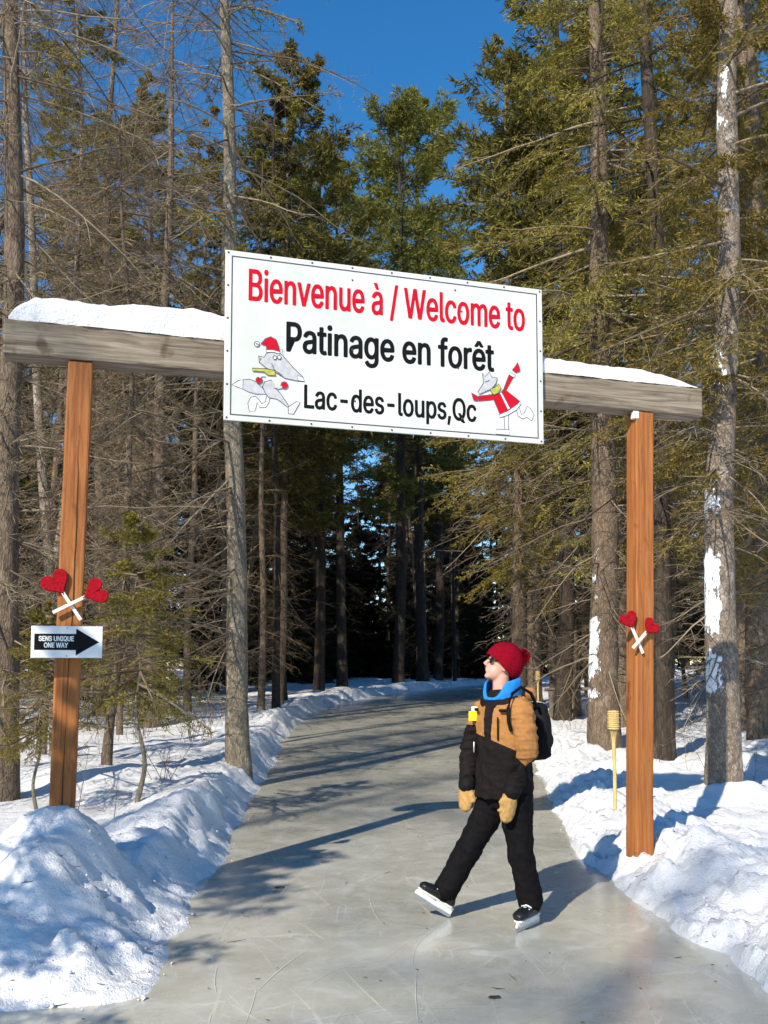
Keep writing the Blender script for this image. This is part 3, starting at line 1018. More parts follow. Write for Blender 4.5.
# ------------------------------------------------------------------ brush on the snow
def brush_mesh(seed, n, H):
    rng = np.random.default_rng(seed)
    O = np.stack([rng.normal(0, 0.07, n), rng.normal(0, 0.07, n), np.full(n, -0.06)], -1)
    D = np.stack([rng.normal(0, 0.25, n), rng.normal(0, 0.25, n), np.ones(n)], -1)
    L = H * rng.uniform(0.5, 1.1, n)
    A = Acc()
    P = grow(O, D, L, 7, 0.05, 0.09, rng)
    A.add(tubes(P, (0.0035 + 0.002 * L)[:, None] * np.linspace(1, 0.35, 7)[None], 4))
    O2, D2, L2 = kids(P, L, 5, 0.3, 0.7, rng, 0.4, 1.0)
    P2 = grow(O2, D2, L2, 4, -0.2, 0.1, rng)
    A.add(tubes(P2, np.full(len(L2), 0.0025)[:, None] * np.linspace(1, 0.5, 4)[None], 3))
    return A.mesh('brush')


BR = [brush_mesh(s, n, h) for s, n, h in ((1, 3, 0.6), (2, 5, 0.8), (3, 2, 1.0), (4, 6, 0.5))]
for b in BR:
    b.materials.append(M['twig_brown'])
rb = random.Random(5)
for side, n, x0, x1, y0, y1, lab, grp in (
        ('l', 26, -8, -2.3, 7.2, 17, 'dry brown twigs poking from the snow left of the path', 'dry twigs left of the path'),
        ('r', 22, 2.7, 7.5, 7.5, 16, 'dry brown twigs poking from the snow near the right post', 'dry twigs right of the path'),
        ('b', 60, -9, 9, 16.5, 26, 'dry brush between the trunks far behind', 'dry brush far behind')):
    k = 0
    while k < n:
        x, y = rb.uniform(x0, x1), rb.uniform(y0, y1)
        if float(path_dist(np.array([x]), np.array([y]))[0]) < 0.9:
            continue
        o = link('bare_shrub', rb.choice(BR), loc=(x, y, gz(x, y)), rot=(0, 0, rb.uniform(0, 6.28)))
        o.scale = (1, 1, rb.uniform(0.7, 1.3)) if side != 'b' else (1.3, 1.3, rb.uniform(1.2, 1.9))
        tag(o, lab, 'twigs', grp)
        k += 1

# ------------------------------------------------------------------ the gate
GY = R(16.05)                                                         # the gate turns away to the right
GX = Vector((math.cos(GY), math.sin(GY), 0))
GN = Vector((math.sin(GY), -math.cos(GY), 0))                         # towards the photographer
S0 = Vector((0.055, 6.495, 0))                                        # foot of the sign's centre
BEAM_Z, BEAM_H, BEAM_D = 3.80, 0.235, 0.19
axis_c = S0 - GN * 0.125
gate = thing('welcome_gate', 'timber gate of two orange posts under a weathered grey beam', 'gate', (axis_c.x, axis_c.y, 0), GY)


def rough_box(name, size, seed, long_axis, amp=0.006, n=40):
    """sawn timber: long box with slightly uneven faces and worn edges"""
    me0 = box_mesh(name, size, 0.012, seg=2)
    bm = bmesh.new()
    bm.from_mesh(me0)
    bpy.data.meshes.remove(me0)
    for i in range(1, n):
        p = [0, 0, 0]
        p[long_axis] = -size[long_axis] / 2 + size[long_axis] * i / n
        nn = [0, 0, 0]
        nn[long_axis] = 1
        bmesh.ops.bisect_plane(bm, geom=bm.verts[:] + bm.edges[:] + bm.faces[:], plane_co=p, plane_no=nn)
    rng = np.random.default_rng(seed)
    for v in bm.verts:
        a = v.co[long_axis]
        for j in range(3):
            if j != long_axis:
                sgn = 1 if v.co[j] > 0 else -1
                v.co[j] += amp * (math.sin(a * 2.1 + j + seed) * 0.5 + rng.normal(0, 0.25))
    return bm_mesh(name, bm)


blen = 5.34
beam = link('beam', rough_box('beam', (blen, BEAM_D, BEAM_H), 3, 0, 0.007, 60), 'grey_timber', gate, (0.01, 0, BEAM_Z))
beam['label'] = 'weathered grey squared beam'
pw = 0.158
post_ends = []
for px, lean, foot in ((-2.175, 0.017, 0.05), (2.15, 0.023, -0.05)):
    H = BEAM_Z - BEAM_H / 2 - foot - 0.003
    p = link('post', rough_box('post', (pw, pw, H + 0.35), 5 + int(px), 2, 0.003, 30), 'cedar', gate, (px - lean * (H + 0.35) / 2, 0, foot - 0.35 / 2 + H / 2), (0, lean, 0))
ck = random.Random(2)
cz = [1.55 - 3.2 * i / 40 for i in range(41)]
cp = [(0.012 + 0.008 * math.sin(z * 2.3) + ck.uniform(-0.003, 0.003), z) for z in cz]
cv, cf = [], []
for i, (x, z) in enumerate(cp):
    w = 0.0028 * (0.35 + abs(math.sin(z * 1.7 + 0.6)))
    cv += [(x - w, 0.0, z), (x + w, 0.0, z)]
    if i:
        cf.append((2 * i - 2, 2 * i - 1, 2 * i + 1, 2 * i))
left_post = [o for o in gate.children if o.name.startswith('post') and o.location.x < 0][0]
link('drying_crack', np_mesh('drying_crack', np.array(cv), np.array(cf), False), 'leaf_brown', left_post, (0, -pw / 2 - 0.004, 0))
link('bracket', box_mesh('bracket', (0.05, 0.05, 0.06), 0.006), 'stick_white', gate, (2.15 - 0.085, -0.06, BEAM_Z - BEAM_H / 2 - 0.036))


def gate_pt(lx, off, z):
    """point on the gate: lx along it, off towards the photographer from the beam's axis"""
    return axis_c + GX * lx + GN * off + Vector((0, 0, z))


# snow lying on the beam
def beam_snow():
    n, m = 160, 14
    rng = np.random.default_rng(8)
    V, F = [], []
    for i in range(n):
        x = -blen / 2 + 0.03 + (blen - 0.08) * i / (n - 1)
        t = i / (n - 1)
        h = 0.2 - 0.03 * t + 0.02 * math.sin(x * 3.1) + 0.012 * math.sin(x * 7.7 + 1)
        if x > 0.8:
            h = 0.15 * (1 - 0.35 * (x - 0.8) / 1.8)
        h *= min(1, (t / 0.03 + 0.02)) ** 0.45 * min(1, (1 - t) / 0.08 + 0.02) ** 0.6
        w = BEAM_D / 2 + 0.004
        for j in range(m):
            a = math.pi * j / (m - 1)
            c, s = math.cos(a), math.sin(a)
            sx = abs(c) ** 0.55 * (1 if c > 0 else -1)
            sz = abs(s) ** 0.5
            nn = 0.010 * float(vnoise(np.array([x * 9.0]), np.array([j * 0.6]), 3)[0]) + 0.006 * float(vnoise(np.array([x * 25.0]), np.array([j * 1.1]), 9)[0])
            V.append((x + 0.01, sx * (w + nn) - 0.0, BEAM_Z + BEAM_H / 2 - 0.006 + (h + nn) * sz))
    for i in range(n - 1):
        for j in range(m - 1):
            F.append((i * m + j, i * m + j + 1, (i + 1) * m + j + 1, (i + 1) * m + j))
    me = np_mesh('snow_cap', np.array(V), np.array(F))
    o = link('snow_cap', me, 'snow', None, axis_c, (0, 0, GY))
    tag(o, 'thick ridge of snow lying along the top of the beam', 'snow', None, 'stuff')


beam_snow()

# ------------------------------------------------------------------ the welcome sign
SW, SH, ST = 2.44, 1.22, 0.018
SZ = 3.945                                                            # height of its centre
sign = thing('welcome_sign', 'large white board reading Bienvenue and Welcome, hung on the beam', 'sign', (S0.x, S0.y, SZ), GY)
link('board', box_mesh('board', (SW, ST, SH), 0.003), 'sign_white', sign)
FRONT = -ST / 2


def flat_ribbon(pts, w, y, closed=False):
    n = len(pts)
    V, F = [], []
    for i, (x, z) in enumerate(pts):
        if closed:
            a, b = pts[(i - 1) % n], pts[(i + 1) % n]
        else:
            a, b = pts[max(i - 1, 0)], pts[min(i + 1, n - 1)]
        dx, dz = b[0] - a[0], b[1] - a[1]
        l = math.hypot(dx, dz) or 1
        nx, nz = -dz / l, dx / l
        V += [(x + nx * w / 2, y, z + nz * w / 2), (x - nx * w / 2, y, z - nz * w / 2)]
    for i in range(n if closed else n - 1):
        j = (i + 1) % n
        F.append((2 * i, 2 * i + 1, 2 * j + 1, 2 * j))
    return V, F


def frame_mesh(name, w, h, t, y0, y1):
    bm = bmesh.new()
    for cx, cz, sx, sz in ((0, h / 2 - t / 2, w, t), (0, -h / 2 + t / 2, w, t), (-w / 2 + t / 2, 0, t, h - 2 * t), (w / 2 - t / 2, 0, t, h - 2 * t)):
        r = bmesh.ops.create_cube(bm, size=1)
        for v in r['verts']:
            v.co = Vector((v.co.x * sx + cx, y0 + (v.co.y + 0.5) * (y1 - y0), v.co.z * sz + cz))
    return bm_mesh(name, bm)


link('border_line', frame_mesh('border_line', SW - 0.085, SH - 0.075, 0.009, FRONT - 0.0012, FRONT + 0.002), 'ink', sign)
scr = bpy.data.meshes.new('screw')
bm = bmesh.new()
bmesh.ops.create_uvsphere(bm, u_segments=8, v_segments=5, radius=0.008)
for v in bm.verts:
    v.co.y *= 0.5
bm.to_mesh(scr)
bm.free()
for i in range(9):
    for z in (-SH / 2 + 0.018, SH / 2 - 0.018):
        link('screw', scr, 'ink', sign, (-SW / 2 + 0.02 + (SW - 0.04) * i / 8, FRONT - 0.001, z))
for i in range(1, 5):
    for x in (-SW / 2 + 0.02, SW / 2 - 0.02):
        link('screw', scr, 'ink', sign, (x, FRONT - 0.001, -SH / 2 + 0.018 + (SH - 0.036) * i / 5))
for x, z in ((-0.3, 0.5), (-0.3, -0.02), (0.55, 0.36), (0.52, -0.08), (0.5, 0.52), (-0.28, -0.4)):
    link('screw', scr, 'ink', sign, (x, FRONT - 0.001, z))


def grotesque():
    """Blender's own plain sans-serif interface font; the built-in text font when it is not there"""
    import os
    try:
        return bpy.data.fonts.load(os.path.join(bpy.utils.resource_path('LOCAL'), 'datafiles', 'fonts', 'Inter.woff2'))
    except Exception:
        return None


SANS = grotesque()


def text_mesh(s, x0, x1, base, cap, y, bold=0.013, depth=0.0012):
    def raw(t):
        cu = bpy.data.curves.new('t', 'FONT')
        cu.body = t
        if SANS:
            cu.font = SANS
        cu.offset = 0.0 if SANS else bold
        cu.resolution_u = 4
        o = bpy.data.objects.new('t', cu)
        C.objects.link(o)
        dg = bpy.context.evaluated_depsgraph_get()
        me = bpy.data.meshes.new_from_object(o.evaluated_get(dg))
        bpy.data.objects.remove(o)
        bpy.data.curves.remove(cu)
        return me
    one = raw(s[0])
    ch = max(v.co.y for v in one.vertices)
    bpy.data.meshes.remove(one)
    me = raw(s)
    xs = [v.co.x for v in me.vertices]
    lo, hi = min(xs), max(xs)
    bm = bmesh.new()
    bm.from_mesh(me)
    bpy.data.meshes.remove(me)
    src = [v.co.copy() for v in bm.verts]
    polys = [[v.index for v in f.verts] for f in bm.faces]
    bm.free()
    bm = bmesh.new()
    shifts = [(-1, 0), (1, 0), (0, 1), (0, -1), (-0.7, 0.7), (0.7, 0.7), (-0.7, -0.7), (0.7, -0.7), (0, 0)] if SANS else [(0, 0)]
    w_ = bold * 1.0 * cap / ch                                        # heavier strokes: the letter printed again a hair to each side
    for n_, (dx, dz) in enumerate(shifts):
        vs = [bm.verts.new((x0 + w_ + (p.x - lo) / (hi - lo) * (x1 - x0 - 2 * w_) + dx * w_, y - depth * 0.5 - 0.00008 * n_, base + p.y / ch * cap + dz * w_ * 0.8)) for p in src]
        for q in polys:
            bm.faces.new([vs[k_] for k_ in q])
    for f in bm.faces:
        f.smooth = False
    me = bm_mesh('lettering', bm)
    me.materials.clear()
    return me


def sx(s):
    return -SW / 2 + s * SW


def sz(t):
    return SH / 2 - t * SH


link('lettering', text_mesh('Bienvenue à / Welcome to', sx(0.067), sx(0.94), sz(0.283), 0.183 * SH, FRONT - 0.0004), 'paint_red', sign)['label'] = 'red line Bienvenue à / Welcome to'
link('lettering', text_mesh('Patinage en forêt', sx(0.178), sx(0.834), sz(0.563), 0.172 * SH, FRONT - 0.0004, 0.017), 'paint_black', sign)['label'] = 'black line Patinage en forêt'
link('lettering', text_mesh('Lac-des-loups,Qc', sx(0.232), sx(0.773), sz(0.892), 0.135 * SH, FRONT - 0.0004, 0.015), 'paint_black', sign)['label'] = 'black line Lac-des-loups,Qc'

# printed drawings: two skating wolves in the lower corners
QUAD = [(228, 248), (542, 291), (537, 445), (222, 418)]               # the board's corners as printed in the photograph, clockwise
UNIT = [(-SW / 2, SH / 2), (SW / 2, SH / 2), (SW / 2, -SH / 2), (-SW / 2, -SH / 2)]
A_, b_ = [], []
for (u, v), (x, z) in zip(QUAD, UNIT):
    A_ += [[u, v, 1, 0, 0, 0, -u * x, -v * x], [0, 0, 0, u, v, 1, -u * z, -v * z]]
    b_ += [x, z]
HM = np.append(np.linalg.solve(np.array(A_, float), np.array(b_, float)), 1).reshape(3, 3)


def to_sign(px, py, ox, oy, k=8.533):
    w = HM @ np.array([ox + px / k, oy + py / k, 1])
    return w[0] / w[2], w[1] / w[2]


def circle(cx, cy, r, n=12):
    return [(cx + r * math.cos(2 * math.pi * i / n), cy + r * math.sin(2 * math.pi * i / n)) for i in range(n)]


def drawing(shapes, lines, ox, oy, label):
    mats = ['draw_grey', 'draw_light', 'paint_red', 'draw_scarf', 'ink']
    bm = bmesh.new()
    y = FRONT - 0.0004
    for mat, pts in shapes:
        q = [to_sign(a, b, ox, oy) for a, b in pts]
        f = bm.faces.new([bm.verts.new((x, y, z)) for x, z in q])
        f.material_index = mats.index(mat)
        V, F = flat_ribbon(q, 0.0055, y - 0.0003, True)
        vs = [bm.verts.new(v) for v in V]
        for g in F:
            fc = bm.faces.new([vs[i] for i in g])
            fc.material_index = 4
        y -= 0.0006
    for mat, w, pts in lines:
        q = [to_sign(a, b, ox, oy) for a, b in pts]
        V, F = flat_ribbon(q, w, y)
        vs = [bm.verts.new(v) for v in V]
        for g in F:
            bm.faces.new([vs[i] for i in g]).material_index = mats.index(mat)
        y -= 0.0003
    bmesh.ops.triangulate(bm, faces=[f for f in bm.faces if len(f.verts) > 4])
    me = bpy.data.meshes.new('wolf_drawing')
    bmesh.ops.recalc_face_normals(bm, faces=bm.faces)
    bm.to_mesh(me)
    bm.free()
    o = link('wolf_drawing', me, mats, sign)
    o['label'] = label


drawing([('draw_light', [(385, 635), (412, 650), (400, 700), (375, 735), (325, 738), (302, 690), (285, 765), (235, 768), (224, 700), (250, 650), (290, 640), (312, 665), (340, 705), (372, 690)]),
         ('draw_grey', [(185, 500), (240, 497), (300, 520), (350, 570), (385, 625), (300, 625), (240, 608), (183, 580)]),
         ('draw_light', [(95, 543), (150, 508), (188, 499), (184, 580), (140, 562)]),
         ('draw_grey', [(350, 560), (370, 520), (425, 505), (455, 570), (500, 620), (560, 715), (568, 745), (530, 715), (470, 668), (400, 655), (372, 615)]),
         ('draw_light', [(562, 735), (635, 690), (662, 700), (640, 735), (605, 795), (562, 790)]),
         ('draw_grey', [(385, 285), (430, 265), (520, 290), (560, 340), (620, 410), (690, 480), (705, 520), (640, 515), (540, 492), (460, 440), (380, 400), (325, 352), (345, 330), (320, 300), (372, 312)]),
         ('draw_light', [(650, 470), (690, 485), (705, 520), (650, 512)]),
         ('paint_red', [(345, 200), (385, 155), (430, 138), (475, 165), (495, 220), (503, 268), (440, 258), (390, 255), (395, 215), (370, 210)]),
         ('draw_light', [(390, 250), (445, 250), (505, 268), (500, 285), (440, 270), (390, 272)]),
         ('draw_light', circle(312, 200, 22)),
         ('draw_scarf', [(265, 405), (370, 410), (455, 425), (462, 470), (400, 467), (365, 437), (270, 430)]),
         ('paint_red', circle(322, 508, 27)), ('paint_red', circle(533, 552, 29)),
         ('draw_light', circle(460, 318, 15)), ('draw_light', circle(497, 316, 15))],
        [('draw_grey', 0.014, [(425, 515), (445, 565), (480, 575), (512, 566)]), ('draw_light', 0.014, [(370, 470), (340, 465), (325, 485)]),
         ('ink', 0.004, [(430, 365), (450, 420), (520, 470)]), ('ink', 0.004, [(505, 255), (530, 245), (522, 285)]), ('ink', 0.006, [(300, 195), (325, 205)])],
        220, 320, 'grey skating wolf with red cap and scarf')
drawing([('draw_light', [(375, 525), (412, 518), (406, 650), (376, 650)]), ('draw_light', [(305, 640), (415, 645), (410, 690), (300, 680)]),
         ('draw_light', [(480, 468), (505, 460), (520, 520), (545, 505), (575, 448), (600, 470), (628, 522), (605, 572), (565, 540), (530, 556), (492, 530)]),
         ('paint_red', [(350, 335), (380, 300), (430, 180), (468, 200), (400, 312), (512, 405), (482, 455), (342, 525), (292, 392), (165, 402), (160, 360), (290, 345)]),
         ('draw_light', [(330, 518), (400, 490), (490, 430), (512, 405), (522, 428), (480, 480), (400, 525), (340, 542)]),
         ('draw_light', [(345, 335), (362, 330), (427, 465), (405, 475)]), ('draw_light', [(430, 180), (440, 160), (485, 185), (470, 205)]),
         ('paint_red', [(458, 140), (490, 105), (505, 75), (518, 110), (525, 150), (490, 165)]), ('paint_red', [(105, 330), (135, 350), (162, 365), (155, 402), (120, 395)]),
         ('draw_grey', [(205, 165), (225, 195), (265, 150), (280, 200), (328, 205), (318, 250), (275, 300), (170, 345), (158, 325), (210, 250)]),
         ('draw_scarf', [(265, 300), (300, 290), (340, 258), (356, 295), (330, 335), (295, 350), (275, 335)])],
        [('ink', 0.006, [(220, 240), (245, 235), (260, 225)])], 455, 355, 'skating wolf in a red coat on one leg')

# ------------------------------------------------------------------ arrow plate and hearts on sticks
lp = gate_pt(-2.21 - 0.05, pw / 2 + 0.012, 0)
c_ = at(67, 642, 5.81)
arrow = thing('arrow_sign', 'small white plate with black arrow reading SENS UNIQUE ONE WAY', 'sign', c_, GY)
AW, AH = 0.435, 0.205
link('plate', box_mesh('plate', (AW, 0.006, AH), 0.001), 'plate_white', arrow)
link('arrow', prism_mesh('arrow', [(-0.198, -0.052), (0.055, -0.052), (0.055, -0.087), (0.198, 0.0), (0.055, 0.087), (0.055, 0.052), (-0.198, 0.052)], -0.0042, -0.003), 'paint_black', arrow)
link('lettering', text_mesh('SENS UNIQUE', -0.172, 0.042, 0.006, 0.031, -0.0046, 0.03, 0.0008), 'plate_white', arrow)
link('lettering', text_mesh('ONE WAY', -0.14, 0.008, -0.036, 0.031, -0.0046, 0.03, 0.0008), 'plate_white', arrow)
for z in (-0.09, 0.09):
    link('screw', scr, 'ink', arrow, (0.0, -0.004, z)).scale = (0.5, 0.5, 0.5)


def heart_pts(w):
    pts = []
    for i in range(36):
        t = 2 * math.pi * i / 36
        x = 16 * math.sin(t) ** 3
        z = 13 * math.cos(t) - 5 * math.cos(2 * t) - 2 * math.cos(3 * t) - math.cos(4 * t)
        pts.append((x * w / 32, z * w / 32))
    return pts[::-1]


def heart(hu, hv, su, sv, Y, w, label, layer):
    """heart centred on picture point (hu, hv), its stick ending at (su, sv)"""
    hc, se = at(hu, hv, Y), at(su, sv, Y)
    base = gate_pt(0, 0, 0)
    hx, ex = (hc - base).dot(GX), (se - base).dot(GX)
    dx, dz = hx - ex, hc.z - se.z
    ln = math.hypot(dx, dz)
    off = pw / 2 + 0.02 + layer * 0.022
    o = thing('heart_on_stick', label, 'heart', gate_pt(hx, off, hc.z), GY, 'red hearts crossed in pairs on the posts')
    tilt = math.atan2(dx, dz)
    h = link('heart', prism_mesh('heart', heart_pts(w), -0.012, 0.012, 0.005), 'heart_red', o, (0, 0, 0), (0, tilt, 0))
    link('stick', prism_mesh('stick', [(-0.011, -ln), (0.011, -ln), (0.011, -w * 0.3), (-0.011, -w * 0.3)], -0.007, 0.007, 0.002), 'stick_white', o, (0, 0, 0), (0, tilt, 0))
    return o


heart(55, 581, 80, 619, 5.8, 0.185, 'larger bright red heart on white stick, left of left post', 0)
heart(95, 590, 52, 612, 5.8, 0.175, 'dark red heart on white stick, right side of left post', 1)
heart(635, 619, 652, 653, 6.97, 0.155, 'small red heart on white stick, left one on right post', 0)
heart(660, 626, 638, 648, 6.97, 0.145, 'small red heart on white stick, right one on right post', 1)


# ------------------------------------------------------------------ torches and the rail
def torch(x, y, H, label):
    o = thing('garden_torch', label, 'torch', (x, y, gz(x, y)), 0.3, 'bamboo torches along the path')
    rng = np.random.default_rng(int(x * 10))
    P = np.array([[[0, 0, -0.15], [0.004, 0, H * 0.4], [0, 0.003, H * 0.76]]])
    V, F = tubes(P, np.array([[0.018, 0.018, 0.018]]), 8)
    link('pole', np_mesh('pole', V, F), 'bamboo', o)
    A = Acc()
    for i in range(8):                                                # split strips opening into the basket
        a = 2 * math.pi * i / 8
        c, s = math.cos(a), math.sin(a)
        A.add(tubes(np.array([[[0.013 * c, 0.013 * s, H * 0.7], [0.02 * c, 0.02 * s, H * 0.78], [0.038 * c, 0.038 * s, H * 0.86], [0.04 * c, 0.04 * s, H * 0.985]]]), np.full((1, 4), 0.005), 5))
    link('strips', A.mesh('strips'), 'bamboo', o)
    z0, z1 = H * 0.84, H
    for i in range(9):
        z = z0 + (z1 - z0) * i / 8
        a = np.linspace(0, 2 * math.pi, 17)
        rr = 0.047 + 0.003 * (i % 2)
        P = np.stack([rr * np.cos(a), rr * np.sin(a), np.full(17, z)], -1)[None]
        V, F = tubes(P, np.full((1, 17), 0.010), 5)
        link('weave_ring', np_mesh('weave_ring', V, F), 'bamboo', o)
    P = np.array([[[0, 0, z0 - 0.02], [0, 0, z1 + 0.012]]])
    V, F = tubes(P, np.array([[0.03, 0.034]]), 10)
    link('canister', np_mesh('canister', V, F), 'bamboo', o)


tx = at(615, 810, 8.6)
torch(tx.x, tx.y, 0.98, 'bamboo torch stuck in the snow left of the right post')
tx = at(538, 700, 21)
torch(tx.x, tx.y, 1.2, 'distant bamboo torch behind the skater\'s backpack')
rail = thing('wooden_rail', 'low wooden rail on stub posts behind the skater', 'rail', (4.75, 22.5, gz(4.75, 22.5)), 0.05)
for x in (-0.6, 0.75):
    V, F = tubes(np.array([[[x, 0, -0.3], [x + 0.02, 0, 0.3], [x, 0, 0.72]]]), np.full((1, 3), 0.07), 8)
    link('post', np_mesh('post', V, F), 'bark_grey', rail)
V, F = tubes(np.array([[[-0.75, 0, 0.76], [0, 0.01, 0.77], [0.95, 0, 0.76]]]), np.full((1, 3), 0.045), 8)
link('top_rail', np_mesh('top_rail', V, F), 'bark_pale', rail)
for u, v, s in ((279, 888, 1.0), (494, 998, 0.8)):
    cx, cy = (u - 384) / F_PX, (PPY - v) / F_PX
    dz = math.sin(PITCH) + math.cos(PITCH) * cy
    t = -CAM_H / dz
    x, y = cx * t, (math.cos(PITCH) - math.sin(PITCH) * cy) * t
    bm = bmesh.new()
    pts = [(-0.04, 0), (-0.02, 0.018), (0.01, 0.012), (0.035, 0.02), (0.045, 0.0), (0.02, -0.016), (-0.015, -0.02)]
    cv = bm.verts.new((0, 0, 0.012))
    ring = [bm.verts.new((a * s, b * s, 0.004 + 0.004 * (i % 2))) for i, (a, b) in enumerate(pts)]
    for i in range(len(ring)):
        bm.faces.new((cv, ring[i], ring[(i + 1) % len(ring)]))
    o = link('fallen_leaf', bm_mesh('fallen_leaf', bm), 'leaf_brown', None, (x, y, 0.0))
    tag(o, 'dead leaf on the ice near the left post\'s shadow' if s == 1.0 else 'dead leaf on the ice at the bottom of the picture', 'leaf')


# ------------------------------------------------------------------ the skater
def loft(bm, secs, n=18):
    """secs: list of (centre, axis_a, axis_b) - elliptical rings joined and capped"""
    rings = []
    for c, a, b in secs:
        rings.append([bm.verts.new(c + a * math.cos(2 * math.pi * i / n) + b * math.sin(2 * math.pi * i / n)) for i in range(n)])
    for r0, r1 in zip(rings, rings[1:]):
        for i in range(n):
            bm.faces.new((r0[i], r0[(i + 1) % n], r1[(i + 1) % n], r1[i]))
    for r in (rings[0], rings[-1]):
        c = sum((v.co for v in r), Vector()) / n
        v0 = bm.verts.new(c)
        for i in range(n):
            bm.faces.new((r[i], r[(i + 1) % n], v0))


def limb(bm, pts, rads, n=14):
    """round tapered tube through the points, with rounded ends"""
    secs = []
    P = [Vector(p) for p in pts]
    for i, p in enumerate(P):
        t = (P[min(i + 1, len(P) - 1)] - P[max(i - 1, 0)]).normalized()
        ref = Vector((0, 0, 1)) if abs(t.z) < 0.9 else Vector((1, 0, 0))
        a = t.cross(ref).normalized()
        b = t.cross(a)
        r = rads[i]
        if i == 0:
            secs.append((p - t * r * 0.6, a * r * 0.55, b * r * 0.55))
        secs.append((p, a * r, b * r))
        if i == len(P) - 1:
            secs.append((p + t * r * 0.6, a * r * 0.55, b * r * 0.55))
    loft(bm, secs, n)


def ball(bm, c, ax, ay, az, seg=20):
    r = bmesh.ops.create_uvsphere(bm, u_segments=seg, v_segments=seg // 2 + 2, radius=1)
    for v in r['verts']:
        v.co = Vector(c) + Vector(ax) * v.co.x + Vector(ay) * v.co.y + Vector(az) * v.co.z


def skin_over(bm, voxel, smooth=6, factor=0.5):
    """one continuous surface over everything in the bmesh"""
    me = bpy.data.meshes.new('tmp')
    bmesh.ops.recalc_face_normals(bm, faces=bm.faces)
    bm.to_mesh(me)
    bm.free()
    o = bpy.data.objects.new('tmp', me)
    C.objects.link(o)
    md = o.modifiers.new('r', 'REMESH')
    md.mode = 'VOXEL'
    md.voxel_size = voxel
    md.use_smooth_shade = True
    sm = o.modifiers.new('s', 'SMOOTH')
    sm.iterations = smooth
    sm.factor = factor
    dg = bpy.context.evaluated_depsgraph_get()
    out = bpy.data.meshes.new_from_object(o.evaluated_get(dg))
    bpy.data.objects.remove(o)
    bpy.data.meshes.remove(me)
    for p in out.polygons:
        p.use_smooth = True
    return out


def wrinkle(me, amp, k, seed, stretch=(1, 1, 1)):
    n = len(me.vertices)
    co = np.zeros(n * 3, np.float32)
    me.vertices.foreach_get('co', co)
    no = np.zeros(n * 3, np.float32)
    me.vertices.foreach_get('normal', no)
    co, no = co.reshape(-1, 3), no.reshape(-1, 3)
    rng = np.random.default_rng(seed)
    f = np.zeros(n)
    for j in range(7):
        d = rng.normal(size=3) * np.array(stretch)
        d = d / np.linalg.norm(d) * k * rng.uniform(0.6, 1.8)
        ph = rng.uniform(0, 6.28)
        w = co @ d + ph + 0.8 * np.sin(co @ (rng.normal(size=3) * k * 0.5))
        f += (1 - np.abs(np.sin(w))) ** 2 - 0.3
    co = co + no * (amp * f / 2.2)[:, None]
    me.vertices.foreach_set('co', co.astype(np.float32).ravel())
    me.update()
    return co


def V3(u, v, Y):
    return at(u, v, Y)


UP = Vector((0, 0, 1))
FW = Vector((-0.75, -0.66, 0)).normalized()                          # chest direction
LF = UP.cross(FW).normalized()                                       # her left
person_loc = Vector((0.78, 5.85, 0))
J = dict(Ls=V3(522, 706, 5.74), Le=V3(527, 757, 5.71), Lw=V3(511, 793, 5.66), Rs=V3(484, 708, 6.0), Re=V3(470, 750, 6.03), Rw=V3(467, 786, 5.96),
         Lh=V3(515, 796, 5.80), Lk=V3(521, 856, 5.77), La=V3(531, 905, 5.78), Rh=V3(496, 798, 5.94), Rk=V3(467, 852, 5.95), Ra=V3(444, 894, 5.95),
         neck=V3(501, 694, 5.88), head=V3(501, 666, 5.88), pel=V3(506, 792, 5.87), chest=V3(503, 728, 5.87))
FH = Vector((-0.93, -0.16, 0.30)).normalized()                       # where the face points: up at the sign
UH = (UP - FH * UP.dot(FH)).normalized()
LH = UH.cross(FH).normalized()
hc = J['head']


def hp(f, u, l=0.0):
    return hc + FH * f + UH * u + LH * l


